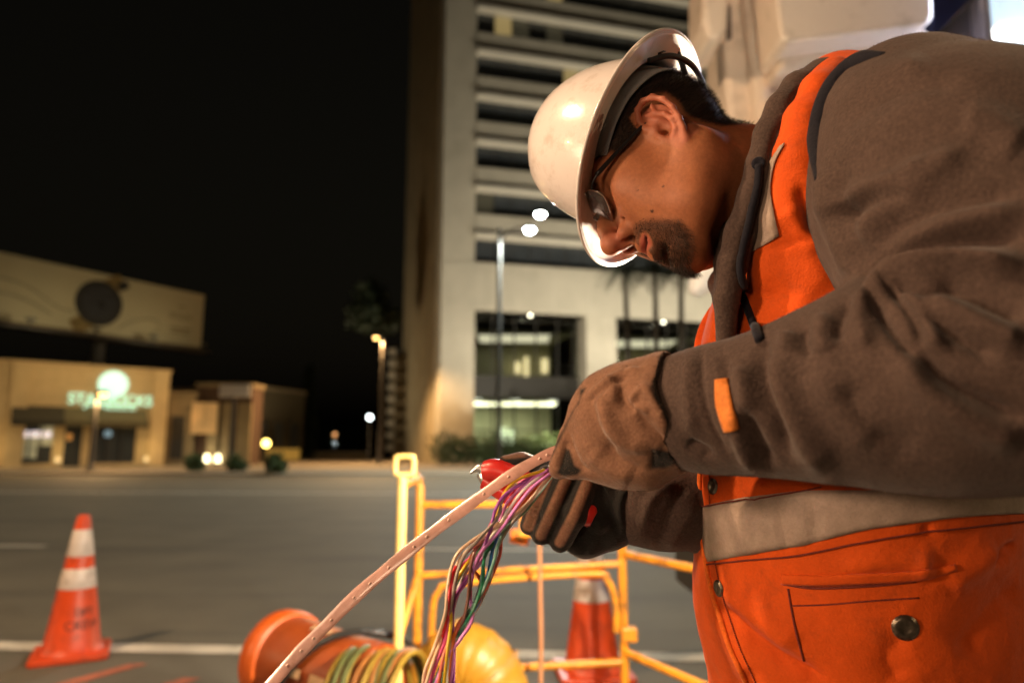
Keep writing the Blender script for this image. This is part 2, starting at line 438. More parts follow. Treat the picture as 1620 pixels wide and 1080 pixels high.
for (a, b, c) in ((-2.35, 3.0, .5), (-1.95, 2.85, .45)):
    o = MB().add([(a, b, .004), (a+.09, b-.01, .004), (a+.09+c*.5, b+c, .004), (a+c*.5, b+c, .004)], [(0, 1, 2, 3)]).build('utility_mark', M_mark, road)

# ================================================================== office tower
P0 = gp(693, 735); TR = math.atan2(.249, .968)
tower = thing('office_tower', 'tall pale concrete office tower with dark ribbon windows and lit glazed lobby', 'building', (P0[0], P0[1], 0), TR)
tdx = np.array([math.cos(TR), math.sin(TR)])
def tz(px, py, s=2.7):                       # height on the front face
    Y = P0[1]+tdx[1]*s; return float(at(px, py, Y)[2])
W_T = 62.; D_T = 30.; FH = 3.9; Z1 = tz(755, 414); NF = 11
LOB = tz(752, 489)
core = MB().b2((.3, .6, LOB), (W_T, D_T, Z1+FH*NF)).build('core', M_frame, tower)
# piers of the lobby, first bay column, blank band, spandrels
bays = [(2.66, 11.7), (14.3, 23.3), (25.9, 34.9), (37.5, 46.5)]
xs = [0]+[v for b in bays for v in b]+[49.1]
for i in range(0, len(xs), 2):
    MB().b2((xs[i], 0, 0), (xs[i+1], 2.6, LOB)).build('pier', M_conc, tower, bevel=.05)
band = MB().b2((0, -.02, LOB), (W_T, 2.6, Z1)).build('blank_band', M_conc, tower, bevel=.04)
for q in range(1, 20):
    MB().b2((q*3.0-.02, -.035, LOB+.05), (q*3.0+.02, -.02, Z1-.05)).build('panel_joint', M_conc_edge, band)
M_conc_d = M_conc
MB().b2((0, .02, Z1), (2.62, 2.6, Z1+FH*NF)).build('corner_pier', M_conc, tower, bevel=.05)
for f in range(NF):
    z0 = Z1+f*FH
    sp = MB().b2((2.62, -.1, z0+1.95), (W_T, 1.2, z0+FH)).build('spandrel', M_conc, tower, bevel=.05)
    MB().b2((2.64, -.38, z0+1.952), (W_T, -.102, z0+2.3)).build('ledge', M_conc_edge, sp)
    for q in range(24):
        a = 2.72+q*1.5
        r_ = random.random()
        m_ = M_dark_glass
        if f >= 5 and q in (1, 2, 4): m_ = M_lit_glass if (f+q) % 2 == 0 else M_dim_glass
        elif f == 4 and q in (5, 6): m_ = M_lit_glass if q == 5 else M_dim_glass
        elif f == 1 and q == 0: m_ = M_dim_glass
        MB().b2((a, .45, z0+.02), (a+1.44, .5, z0+1.93)).build('pane', m_, tower)
        MB().b2((a+1.44, .38, z0+.0), (a+1.5, .52, z0+1.95)).build('mullion', M_frame, tower)
# side face: ribbed wall
side = MB().b2((0.02, 2.62, 0), (.6, D_T, Z1+FH*NF)).build('side_wall', mat('concrete_side', (.42, .36, .25), .85, var=.15, nscale=.4), tower)
for q in range(14):
    MB().b2((-.18, 3.6+q*1.9, 0), (.02, 4.2+q*1.9, Z1+FH*NF)).build('fin', MATS['concrete_side'], side)
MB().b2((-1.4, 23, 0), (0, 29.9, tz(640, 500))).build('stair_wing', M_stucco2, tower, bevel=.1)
for q in range(9):
    MB().b2((-2.2, 22.0-.02*q, 1+q*1.25), (-1.42, 22.6, 1.7+q*1.25)).build('screen_block', mat('pale_screen', (.45, .42, .36), .8), tower)
# lobby: glass set back, mullions, rooms behind with lights
for bi, (a, b) in enumerate(bays[:3]):
    MB().b2((a, 2.0, .2), (b, 2.03, LOB)).build('lobby_glass', M_clear, tower)
    MB().b2((a, 9.5, .0), (b, 9.8, LOB)).build('lobby_back_wall', M_int, tower)
    MB().b2((a, 2.4, 5.6), (b, 9.4, 6.9)).build('mezzanine_edge', M_frame, tower)
    MB().b2((a, 1.95, 5.2), (b, 2.3, 6.9)).build('glass_band', M_frame, tower)
    MB().b2((a, 2.6, LOB-1.1), (b, 9.4, LOB-1.0)).build('upper_ceiling', M_int, tower)
    MB().b2((a, 2.4, 0), (b, 9.4, .2)).build('lobby_floor', M_int, tower)
    for q in range(1, 5):
        x = a+(b-a)*q/5
        MB().b2((x-.05, 1.9, .2), (x+.05, 2.1, LOB)).build('mullion', M_frame, tower)
    for z in (2.6,): MB().b2((a, 1.92, z-.05), (b, 2.08, z+.05)).build('transom', M_frame, tower)
    for q in range(3):
        for r_ in range(2):
            MB().b2((a+.5+q*3.2+r_*.7, 3.2+r_*2.4, 5.02-r_*.1), (a+1.2+q*3.2+r_*.7, 3.5+r_*2.4, 5.12-r_*.1)).build('ceiling_fixture', M_fixture, tower)
    for (u, z0, z1, ww) in ((.16, 2.0, 4.6, .2), (.47, 1.5, 3.0, .45), (.56, 1.6, 2.9, .35)):
        MB().b2((a+(b-a)*u, 8.9, z0), (a+(b-a)*u+ww, 9.3, z1)).build('light_column', mat('light_column', (.9, .95, .8), .5, var=0, emit=(.85, 1, .7), estr=1.3), tower)
    for (u, z0, z1, ww) in ((.60, 7.9, 8.9, .5), (.70, 7.5, 9.4, .35), (.88, 8.0, 9.3, .55)):
        MB().b2((a+(b-a)*u, 8.6, z0), (a+(b-a)*u+ww, 8.8, z1)).build('lit_panel', mat('lit_panel', (.9, .8, .5), .5, var=0, emit=(1, .8, .42), estr=1.1), tower)
    c = tower.matrix_world @ Vector((0, 0, 0))
    lw = lambda x, y, z: Vector((P0[0]+x*tdx[0]-y*tdx[1], P0[1]+x*tdx[1]+y*tdx[0], z))
    lamp('AREA', 'lobby_light', lw((a+b)/2, 5.5, 4.9), 300, (1, .95, .62), tower, size=(7, 4), target=lw((a+b)/2, 5.5, 0))
    lamp('AREA', 'upper_light', lw((a+b)/2, 5.5, LOB-1.25), 60, (1, .9, .62), tower, size=(6, 4), target=lw((a+b)/2, 5.5, 0))
    MB().lathe([(.05, 0), (.12, .02), (.12, .08), (.05, .1)], (a+(b-a)*.52, 1.0, LOB-.12), 12).build('soffit_light', mat('soffit_light', (1, 1, .9), .5, var=0, emit=(1, .95, .7), estr=14), tower)

for q, x in enumerate((5.5, 19, 33)):
    fl = lw(x, -12.5, 0); ft = thing('floodlight', ['ground floodlight behind the hedge aimed up at the tower corner', 'ground floodlight aimed up at the tower bay behind the palms', 'ground floodlight aimed up at the tower bay behind the truck'][q], 'floodlight', (fl.x, fl.y, .13), TR, 'floodlights along the tower')
    MB().box((0, 0, .08), (.3, .2, .16)).build('bracket', M_pole_dark, ft); MB().prism([(-.15, .16), (.12, .16), (.2, .42), (-.1, .42)], -.25, .25, 0).build('housing', M_pole_dark, ft)
    lamp('SPOT', 'floodlight_source', (fl.x, fl.y, .75), 13500, (1, .88, .66), ft, .2, target=lw(x+3, 0, 24), spot=120, blend=.7)
fl = lw(-15, 12, 0); ft = thing('floodlight', 'added floodlight on the side street brightening the tower side wall', 'floodlight', (fl.x, fl.y, .13), TR-1.57, 'floodlights along the tower')  # unseen floodlight, added to lift the dark side wall
MB().box((0, 0, .08), (.3, .2, .16)).build('bracket', M_pole_dark, ft); MB().prism([(-.15, .16), (.12, .16), (.2, .42), (-.1, .42)], -.25, .25, 0).build('housing', M_pole_dark, ft)
lamp('SPOT', 'floodlight_source', (fl.x, fl.y, .75), 5200, (1, .78, .48), ft, .2, target=lw(0, 13, 16), spot=120, blend=.8)
# leafy things ---------------------------------------------------------------------------------
def leaf_cloud(centers, n, size, rng, flat=.5):
    """many leaf quads in ellipsoids: centers [(c, radii)]"""
    V = []; 
    per = [max(1, int(n*np.prod(np.asarray(r))**(1/1.5)/sum(np.prod(np.asarray(q))**(1/1.5) for _, q in centers))) for _, r in centers]
    for (c, r), k in zip(centers, per):
        d = rng.normal(size=(k, 3)); d /= np.linalg.norm(d, axis=1, keepdims=True)
        p = np.asarray(c)+d*np.asarray(r)*(rng.random((k, 1))**.4)*(1+.15*rng.normal(size=(k, 1)))
        a = rng.normal(size=(k, 3)); a /= np.linalg.norm(a, axis=1, keepdims=True)
        b = np.cross(a, rng.normal(size=(k, 3))); b /= np.linalg.norm(b, axis=1, keepdims=True)
        s_ = size*(.6+.8*rng.random((k, 1)))
        V.append(np.stack([p-a*s_, p+b*s_*flat, p+a*s_, p-b*s_*flat], 1))
    V = np.concatenate(V).reshape(-1, 3); F = np.arange(len(V), dtype=np.int32).reshape(-1, 4)
    return V, F
def hedge(px0, px1, py, h, Y, label, n=5000):
    a = at(px0, py, Y); b = at(px1, py, Y-.6)
    t = thing('hedge', label, 'hedge', (a[0], a[1], .13))
    cs = []; L = b[0]-a[0]
    for x in np.arange(0, L, .9): cs.append(((x, -random.random()*.5, h*.45), (.9, .8, h*(.45+.25*random.random()))))
    V, F = leaf_cloud(cs, n, .13, RNG); obj('foliage', mesh_np('foliage', V, F, False), M_leaf, t)
    mb = MB()
    for x in np.arange(.4, L, 1.2): mb.tube([(x, 0, 0), (x+.1, 0, h*.5)], [.05, .03], 6)
    mb.build('stems', M_bark, t).name = 'stem'
    return t
hedge(700, 905, 735, 2.0, 45, 'clipped green hedge planted along the foot of the office tower')
def palm(px, py_top, Y, lean, label, bot=.13):
    p = at(px, py_top, Y); t = thing('palm_tree', label, 'palm tree', (p[0], p[1], bot), 0, 'palms before the tower')
    H = p[2]-bot
    pts = [(lean*(z/H)**2*1.0-lean, 0, z) for z in np.linspace(0, H, 9)]
    MB().tube(pts, list(np.linspace(.19, .12, 9)), 9).build('trunk', M_bark, t, True)
    V = []; F = []
    for k in range(26):
        az = k*2.399; el = .9-1.5*(k/26); L = 1.5+.5*random.random()
        d0 = np.array([math.cos(az)*math.cos(el), math.sin(az)*math.cos(el), math.sin(el)])
        prev = np.array([0, 0, H]); side = np.array([-math.sin(az), math.cos(az), 0])
        for i in range(6):
            d = d0+np.array([0, 0, -.22*i]); d /= np.linalg.norm(d); nx_ = prev+d*L/6; wl = .42*math.sin((i+.8)/6.5*math.pi)
            for sg in (-1, 1):
                for u in (0., .5):
                    base = prev+(nx_-prev)*u; tip = base+d*.25+side*sg*wl+np.array([0, 0, -.14])
                    n0 = len(V); V += [base, base+(nx_-prev)*.3, tip]; F.append((n0, n0+1, n0+2))
            prev = nx_
    obj('crown', mesh_np('crown', V, F, False), M_leaf_dark, t)
palm(988, 425, 36, -.1, 'palm with slim trunk before the tower, farthest from the utility truck')
palm(1036, 420, 35, .1, 'palm with slim trunk before the tower, middle one of three')
palm(1078, 418, 34, .25, 'palm with slim trunk before the tower, next to the utility truck')

# ================================================================== street lamps
def street_lamp(px, py, Y, label, kind, arm, pole_px=None, head=2, power=4000, lit=True, base_z=.13, group=None, mpole=None):
    p = at(px, py, Y); x0 = at(pole_px, py, Y)[0] if pole_px is not None else p[0]
    t = thing('street_lamp', label, 'street lamp', (x0, Y, base_z), 0, group)
    H = p[2]-base_z; ax = p[0]-x0; mpole = mpole or M_pole
    MB().lathe([(.2, 0), (.2, .05), (.13, .12), (.11, .6), (.075, H-.5), (.06, H+.02)], n=14).build('pole', mpole, t, True)
    if abs(ax) > .05:
        MB().tube([(0, 0, H-.6), (ax*.3, 0, H-.1), (ax*.7, 0, H+.06), (ax, 0, H+.1)], .04, 8).build('arm', mpole, t, True)
    heads = [(ax, 0, H)] if head == 1 else [(ax, 0, H), (ax+.45, .25, H+.75)]
    for h in heads:
        hd = MB().lathe([(.05, .16), (.2, .12), (.26, .0), (.24, -.03)], h, 16).build('lamp_head', mpole, t, True)
        MB().lathe([(.02, -.16), (.12, -.13), (.19, -.04), (.19, -.031)], h, 16).build('lens', M_sodium if kind == 'sodium' else M_ledlens, hd, True)
    if power: lamp('SPOT', 'lamp_light', (x0+ax, Y-.1, H+base_z-.22), power, SOD if kind == 'sodium' else (.95, 1, .92), t, .15, target=(x0+ax, Y-.8, 0), spot=165, blend=.4)
    return t
street_lamp(838, 362, 27, 'tall pale street lamp with two bright white heads before the tower', 'led', 1, 790, 2, 6500, base_z=.13)
street_lamp(595, 533, 47, 'street lamp with a single orange sodium head at the side street by the tower', 'sodium', 1, 606, 1, 9000, mpole=M_pole_dark)
street_lamp(163, 622, 31.5, 'short dark street lamp with glowing orange head before the coffee shop', 'sodium', 0, 154, 1, 900, mpole=M_pole_dark)

# ================================================================== coffee shop
A = gp(14, 743); B = gp(257, 739.5)
CR = math.atan2(B[1]-A[1], B[0]-A[0]); CL = float(np.hypot(*(B-A)[:2]))
shop = thing('coffee_shop', 'single storey tan stucco coffee shop with dark awnings and glowing green sign', 'building', (A[0], A[1], .13), CR)
def sl(px, py):                 # pixel on the front face -> local (x, z)
    r = at(px, py, 1.0); d = np.array([r[0], 1.0]); n = np.array([-math.sin(CR), math.cos(CR)])
    k = (A[:2] @ n)/(d @ n); p = d*k; x = (p-A[:2]) @ np.array([math.cos(CR), math.sin(CR)])
    return x, CAM_Z+(r[2]-CAM_Z)*k-.13
HT = sl(20, 574)[1]; HT2 = sl(257, 590)[1]
x0, x1 = -2.5, CL
wl = [(sl(22, 735)[0], sl(80, 735)[0]), (sl(98, 735)[0], sl(126, 738)[0]), (sl(142, 735)[0], sl(212, 735)[0])]
zt = sl(60, 670)[1]; zb = sl(60, 733)[1]
wall = MB()
wall.b2((x0, 0, zt), (x1, .4, HT))
edges_ = [x0]+[v for q in wl for v in q]+[x1]
for i in range(0, len(edges_), 2): wall.b2((edges_[i], 0.001, 0), (edges_[i+1], .399, zt))
for i, (a, b) in enumerate(wl):
    if i != 1: wall.b2((a, .02, 0), (b, .38, zb))
wall.build('wall', M_stucco, shop)
MB().b2((x0-.1, -.12, HT), (x1+.1, .6, HT+.18)).build('parapet', M_stucco, shop)
MB().b2((x0, .42, 0), (x1, 12, HT-.4)).build('rear_wall', M_stucco2, shop)
bx_ = sl(14, 700)[0]
MB().b2((bx_-.2, -.18, 0), (bx_+.65, -.002, HT+.05)).build('pilaster', M_stucco, shop)
MB().b2((x1-.9, -.18, 0), (x1, -.002, HT+.05)).build('pilaster', M_stucco, shop)
M_shopin = mat('shop_interior', (.16, .12, .07), .9, var=.6, nscale=.9, emit=(.9, .6, .25), estr=.02)
for i, (a, b) in enumerate(wl):
    f = MB().b2((a, .2, zb if i != 1 else 0), (b, .24, zt)).build('window', M_dark_glass, shop)
    z0 = zb if i != 1 else .05
    MB().b2((a, .12, zt-.1), (b, .3, zt)).build('frame', M_frame, f)
    for q in range(1, 3 if i != 1 else 2):
        x = a+(b-a)*q/(3 if i != 1 else 2); MB().b2((x-.04, .13, z0), (x+.04, .3, zt-.1)).build('mullion', M_frame, f)
    if i == 0:
        MB().b2((a+.2, .15, zt-.75), (b-.1, .19, zt-.4)).build('tube_light', mat('tube_light', (1, .9, 1), .5, var=0, emit=(1, .88, .95), estr=.75), f)
        for (u, v, ww, hh) in ((.22, .3, .3, 1.4), (.6, 1.0, .35, 1.1)):
            MB().b2((a+(b-a)*u, .15, z0+v), (a+(b-a)*u+ww*2, .19, z0+v+hh)).build('lit_display', mat('lit_display', (.5, .5, .4), .5, var=.5, nscale=1.5, emit=(.8, .75, .42), estr=.16), f)
    if i == 1:
        MB().b2((a+.1, .15, zt-.9), (b-.5, .19, zt-.5)).build('lit_display', mat('warm_display', (.5, .3, .1), .5, var=.5, emit=(1, .4, .1), estr=.3), f)
    if i == 2:
        MB().lathe([(.01, 0), (.2, 0), (.2, .03), (.01, .03)], (a+(b-a)*.35, .16, z0+1.7), 16, (0, -1, 0)).build('window_sign', mat('blue_sign', (.2, .3, .4), .5, var=0, emit=(.3, .5, .6), estr=.5), f)
# awnings
def awning(a, b, m, drop=.85, out=1.15):
    zt_ = zt+1.0
    MB().prism([(0, zt_), (-out, zt_-drop), (-out, zt_-drop-.3), (-out+.04, zt_-drop-.3), (-out+.04, zt_-drop-.05), (0, zt_-.12)], a, b, 0).build('awning', m, shop)
awning(wl[0][0]-.4, wl[0][1]+.35, M_awning); awning(wl[1][0]-.2, wl[2][1]+.4, M_awning2)
# sign
cx_, cz_ = sl(176, 628)
dsc = sl(179, 608); MB().lathe([(.02, 0), (.78, 0), (.8, .05), (.78, .1), (.02, .1)], (dsc[0], -.05, dsc[1]), 40, (0, -1, 0)).build('sign_disc', M_sign_disc, shop, True)
for s_, (px, py), wpx in (('STARBUCKS', (176, 633), 132), ('COFFEE', (174, 648.5), 84)):
    q = sl(px, py); x_a = sl(px-wpx/2, py)[0]; x_b = sl(px+wpx/2, py)[0]
    me = text_mesh(s_, 1.0, .06); wd = max(v.co.x for v in me.vertices)-min(v.co.x for v in me.vertices)
    k = (x_b-x_a)/wd; me.transform(Matrix.Diagonal((k, .86, 1, 1)))
    o = obj('sign_lettering', me, M_sign_green, shop); o.location = (q[0], -.08, q[1]); o.rotation_euler = (math.pi/2, 0, 0)
# wall lights washing the pillars
nrm = np.array([math.sin(CR), -math.cos(CR)]); ux = np.array([math.cos(CR), math.sin(CR)])
def shp(x, y, z): p = A[:2]+ux*x-nrm*y; return Vector((p[0], p[1], z+.13))
for x in (bx_-.9, (wl[0][1]+wl[1][0])/2, wl[2][1]+.55):
    h_ = MB().lathe([(.02, .3), (.1, .28), (.14, .1), (.1, 0), (.02, 0)], (x, -.35, .25), 12).build('wall_light', mat('wall_light_shell', (.3, .25, .15), .5, emit=(1, .7, .3), estr=1.0), shop)
    lamp('POINT', 'wall_light_source', shp(x, -1.0, 1.0), 26, (1, .68, .27), shop, .1)
lamp('AREA', 'shop_front_light', shp(4, -3.0, HT+.5), 150, (1, .70, .33), shop, size=(9, .4), target=shp(4, .2, zt))

# ------------------------------------------------------------------ small buildings beside the shop
def plain_building(name, label, px0, px1, pyb, pyt, depth, m, slope=0, extra=None, back=.5):
    a = gp(px0, pyb); b = gp(px1, pyb-slope)
    r = math.atan2(b[1]-a[1], b[0]-a[0]); L = float(np.hypot(*(b-a)[:2])); h = at(px0, pyt, a[1])[2]
    t = thing(name, label, 'building', (a[0], a[1], 0), r)
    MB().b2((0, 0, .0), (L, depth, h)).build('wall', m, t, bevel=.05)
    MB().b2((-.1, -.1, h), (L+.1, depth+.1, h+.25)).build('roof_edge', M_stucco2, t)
    if extra: extra(t, L, h)
    return t
def ex_wing(t, L, h):
    MB().b2((.25, -.05, .5), (1.0, -.004, 3.2)).build('door', M_frame, t)
    w_ = MB().b2((1.35, -.06, 2.1), (2.9, -.004, 4.1)).build('window', mat('warm_window', (.6, .4, .2), .5, var=.2, emit=(1, .55, .18), estr=.16), t)
    MB().b2((2.1, -.1, 2.1), (2.16, -.06, 4.1)).build('frame', M_stucco, w_)
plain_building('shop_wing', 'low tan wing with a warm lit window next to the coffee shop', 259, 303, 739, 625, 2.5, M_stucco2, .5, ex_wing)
def ex_mid(t, L, h):
    for u in (.30, .50):
        MB().lathe([(.05, .5), (.15, .4), (.18, 0), (.05, 0)], (L*u, -.4, .3), 10).build('uplight', M_uplight, t)
    for u in (.25, .44, .78):
        MB().b2((L*u, -.22, 0), (L*u+.9, -.004, h*.8)).build('pilaster', M_stucco2, t)
    MB().b2((L*.82, -.1, 1), (L*.98, -.004, h*.75)).build('window', M_dark_glass, t)
mid = plain_building('brown_storefront', 'dark brown storefront with two small uplights at its foot', 304, 392, 738, 612, 2.0, M_stucco3, 0, ex_mid)
pm = gp(336, 738)
for px in (331, 344):
    p = gp(px, 738); lamp('POINT', 'uplight_source', (p[0], p[1]-1.0, 1.2), 14, (1, .8, .45), mid, .1)
def ex_far(t, L, h):
    for q in range(3): MB().b2((L*.12+q*L*.3, -.1, 1), (L*.12+q*L*.3+L*.16, -.004, h*.55)).build('window', M_dark_glass, t)
    w_ = MB().b2((L*.3, -.25, .1), (L*.9, -.01, 1.2)).build('lit_counter', mat('lit_counter', (.6, .4, .1), .5, emit=(1, .55, .1), estr=.22), t)
plain_building('far_store', 'distant tan store with an amber lit front beside the cypress', 392, 478, 731, 613, 12, mat('stucco_far', (.085, .07, .04), .9), 2, ex_far)
# billboard -------------------------------------------------------------------------------------
BD = np.array([.527, .85]); BYr = 54.0; br = at(320, 508, BYr)
bl = math.atan2(BD[1], BD[0])
zt_r = at(320, 467, BYr)[2]; zb_r = at(313, 550, BYr)[2]
bb = thing('billboard', 'large dim billboard with a wristwatch picture above the coffee shop', 'billboard', (br[0], br[1], 0), bl)
BW = 15.2
bface = MB().b2((-BW, -.05, zb_r), (0, .25, zt_r)).build('panel', M_board, bb)
MB().b2((-BW-.1, -.12, zb_r-.32), (.1, .35, zb_r)).build('frame', mat('billboard_frame', (.10, .06, .03), .7), bb)
MB().b2((-BW, -1.6, zb_r-.55), (0, -.2, zb_r-.45)).build('catwalk', M_pole_dark, bb)
for x in (-13, -9, -5, -1.0):
    MB().tube([(x, .1, zb_r-.4), (x, -1.9, zb_r-.35), (x, -2.0, zb_r-.1)], .05, 6).build('lamp_arm', M_pole_dark, bb)
    MB().box((x, -2.0, zb_r-.02), (.5, .2, .16)).build('lamp_box', M_pole, bb)
MB().lathe([(.45, 0), (.45, zb_r-.4)], (-7.5, .6, 0), 16).build('post', M_pole_dark, bb)
zc = (zt_r+zb_r)/2
bw = lambda x, y, z: Vector((br[0]+x*BD[0]-y*BD[1], br[1]+x*BD[1]+y*BD[0], z))
for x in (-12, -5): lamp('SPOT', 'billboard_light', bw(x, -4.5, zb_r-.3), 190, (1, .82, .5), bb, .3, target=bw(x, 0, zc), spot=140, blend=.8)
def disc(name, x, z, r, m, y=-.06, sx=1.0, parent=bface):
    o = MB().lathe([(r*.01, 0), (r, 0), (r, .01), (r*.01, .01)], (0, 0, 0), 32, (0, -1, 0)).build(name, m, parent); o.location = (x, y, z); o.scale = (sx, 1, 1); return o
hx = -8.05
disc('printed_bezel', hx, zc, 1.62, M_print, -.065); disc('printed_dial', hx, zc+.05, 1.2, mat('ink_blue', (.03, .03, .034), .7, var=.4, nscale=3), -.08)
disc('printed_hub', hx+.15, zc-.1, .28, mat('ink_black', (.012, .012, .012), .7, var=0), -.095)
for (a, b, m) in ((.55, 1.25, M_print2), (-.6, -1.3, M_print2)):
    o = MB().box((0, 0, 0), (1.5, .02, 1.1)).build('printed_strap', m, bface); o.location = (hx+a*1.6, -.06, zc+b*1.2); o.rotation_euler = (0, -.6, 0)
o = MB().box((0, 0, 0), (.8, .02, .6)).build('printed_strap', M_print, bface); o.location = (hx+1.55, -.07, zc+1.55); o.rotation_euler = (0, -.6, 0)
for pts in ([(-14.5, .6), (-12.6, .3), (-10.8, -.7), (-9.6, -.9)], [(-6.6, -1.6), (-5.4, -.8), (-3.9, -.55), (-3.6, -1.2), (-4.4, -1.9)], [(-15, -.4), (-13, -.5), (-11, -1.3)]):
    MB().tube([(x, -.06, zc+z) for x, z in spline(pts, 6)], .07, 6).build('printed_sweep', M_print3, bface)
me = text_mesh('ROLEX', .62, .01); o = obj('lettering', me, mat('ink_brown', (.20, .15, .08), .7, var=0), bface); o.location = (-1.85, -.07, zc+.05); o.rotation_euler = (math.pi/2, 0, 0)
for q in range(2): MB().b2((-2.7+.1*q, -.07, zc-.95-.32*q), (-1.0-.1*q, -.052, zc-.83-.32*q)).build('small_print', MATS['ink_brown'], bface)
for q in range(5): disc('emblem_dot', -1.85+(q-2)*.13, zc+.75+(.06 if q % 2 == 0 else .12), .06, M_print2, -.065)
# sign board on a post --------------------------------------------------------------------------
p = gp(363, 742); st = thing('post_sign', 'blank pale rectangular sign board on a grey post beside the road', 'sign', (p[0], p[1], .13))
zs = at(366, 628, p[1])[2]; zs2 = at(366, 608, p[1])[2]
MB().lathe([(.12, 0), (.1, zs)], n=12).build('post', M_pole, st, True)
MB().b2((-.85, -.1, zs-.13), (.9, .1, zs2-.13)).build('board', mat('sign_face', (.85, .80, .70), .6, var=.1), st, bevel=.06)
# cypress, shrubs, far tree masses --------------------------------------------------------------
def cypress(px, pyb, pyt, wpx, label):
    Y = gp(px, pyb)[1]; p = at(px, pyb, Y); h = at(px, pyt, Y)[2]
    t = thing('cypress_tree', label, 'tree', (p[0], Y, 0))
    MB().lathe([(.25, 0), (.15, h*.5), (.05, h*.9)], n=8).build('trunk', M_bark, t)
    r = wpx/1080*Y/2; V, F = leaf_cloud([((0, 0, h*(.08+.09*i)), (r*(1-.07*i)**.7, r*(1-.07*i)**.7, h*.09)) for i in range(11)], 5000, .22, RNG)
    obj('crown', mesh_np('crown', V, F, False), M_leaf_dark, t)
cypress(484, 728, 585, 34, 'tall dark narrow cypress beside the distant tan store')
def shrub(px, py, r, label, n=700):
    p = gp(px, py, .13); t = thing('shrub', label, 'shrub', (p[0], p[1], .13), 0, 'shrubs along the pavement')
    V, F = leaf_cloud([((0, 0, r*.7), (r*.8, r*.8, r*.8)), ((r*.5, 0, r*.5), (r*.5, r*.5, r*.5))], n, .11, RNG)
    obj('foliage', mesh_np('foliage', V, F, False), M_leaf, t); MB().tube([(0, 0, 0), (0, 0, r)], .03, 6).build('stem', M_bark, t)
shrub(306, 745, .48, 'small round shrub on the pavement nearest the coffee shop wing')
shrub(372, 745, .5, 'small round shrub at the foot of the post sign')
shrub(434, 747, .55, 'small bright shrub on the open pavement beyond the post sign')
def street_tree(px, pyb, pyt, r, label, n=3000):
    Y = gp(px, pyb)[1]; p = at(px, pyb, Y); h = at(px, pyt, Y)[2]
    t = thing('street_tree', label, 'tree', (p[0], Y, 0))
    MB().tube([(0, 0, 0), (.1, 0, h*.3), (0, .1, h*.55)], [.25, .18, .1], 8).build('trunk', M_bark, t, True)
    cs = [((random.uniform(-r, r)*.7, random.uniform(-r, r)*.7, h-r+random.uniform(-r, r)*.6), (r*.5, r*.5, r*.4)) for _ in range(9)]
    V, F = leaf_cloud(cs, n, .3, RNG); obj('crown', mesh_np('crown', V, F, False), M_leaf_dark, t)
street_tree(600, 731, 440, 3.0, 'dark leafy street tree next to the sodium street lamp', 3500)
street_tree(528, 723, 668, 4.5, 'distant dark tree far down the side street')
street_tree(570, 725, 655, 3.5, 'distant dark tree beside the far white light')
# distant city lights ---------------------------------------------------------------------------
pts = [(585, 660, 60, .22, M_bulb_w, 'bright white'), (528, 703, 90, .34, M_bulb_w, 'cool white'), (530, 688, 95, .3, M_bulb_o, 'orange'), (574, 692, 95, .28, M_bulb_o, 'small orange'),
       (421, 701, 44, .24, M_bulb_y, 'amber yellow')]
for (px, py, Y, r, m, nm) in pts:
    q = at(px, py, Y); t = thing('distant_lamp', f'{nm} lamp on a thin post glowing far down the side street', 'lamp', (q[0], q[1], 0), 0, 'lamps far down the side street')
    MB().lathe([(.07, 0), (.05, q[2]-r)], n=8).build('post', M_pole_dark, t); MB().lathe([(.01, -r), (r*.7, -r*.7), (r, 0), (r*.7, r*.7), (.01, r)], (0, 0, q[2]), 14).build('globe', m, t, True)
wl_ = gp(500, 728); lw_ = thing('low_wall', 'low pale wall closing off the side street', 'wall', (wl_[0], wl_[1], 0), 0)
MB().b2((-1.5, 0, 0), (5.2, .4, .75)).build('wall', M_stucco2, lw_, bevel=.04); MB().b2((-1.6, -.08, .75), (5.3, .48, .87)).build('coping', M_conc_edge, lw_)
# lamps of the street around the camera (same kind as those in view)
def near_lamp(x, y, h, label, power, col=SOD, armx=0, army=1.5):
    t = thing('street_lamp', label, 'street lamp', (x, y, 0))
    MB().lathe([(.2, 0), (.2, .05), (.13, .12), (.11, .6), (.075, h-.5), (.06, h)], n=14).build('pole', M_pole, t, True)
    MB().tube([(0, 0, h-.5), (armx*.4, army*.4, h), (armx, army, h+.08)], .04, 8).build('arm', M_pole, t, True)
    hd = MB().lathe([(.05, .16), (.2, .12), (.26, .0), (.24, -.03)], (armx, army, h), 16).build('lamp_head', M_pole, t, True)
    MB().lathe([(.02, -.16), (.12, -.13), (.19, -.04), (.19, -.031)], (armx, army, h), 16).build('lens', M_sodium, hd, True)
    lamp('SPOT', 'lamp_light', (x+armx, y+army, h-.22), power*1.1, col, t, .15, target=(x+armx, y+army*1.4, 0), spot=165, blend=.4)
near_lamp(-5.2, .6, 5.6, 'sodium street lamp on the near kerb beside the orange cone', 1300, (1, .66, .38), 1.2, 0)
near_lamp(-24, -3.0, 8.5, 'sodium street lamp on the near kerb farther up the road', 5200, (1, .68, .36))
near_lamp(19, -3.5, 8.5, 'sodium street lamp on the near kerb beyond the utility truck', 4200, (1, .68, .36))
near_lamp(-31, 28.5, 8.5, 'sodium street lamp across the road, up the pavement from the coffee shop', 1800, (1, .72, .40), 0, -1.5)
near_lamp(24, 24.5, 9.5, 'sodium street lamp across the road beyond the palms', 9000, (1, .80, .50), 0, -1.5)
near_lamp(11.6, 22.5, 9.0, 'sodium street lamp across the road hidden behind the worker', 5200, (1, .80, .50), 0, -1.5)
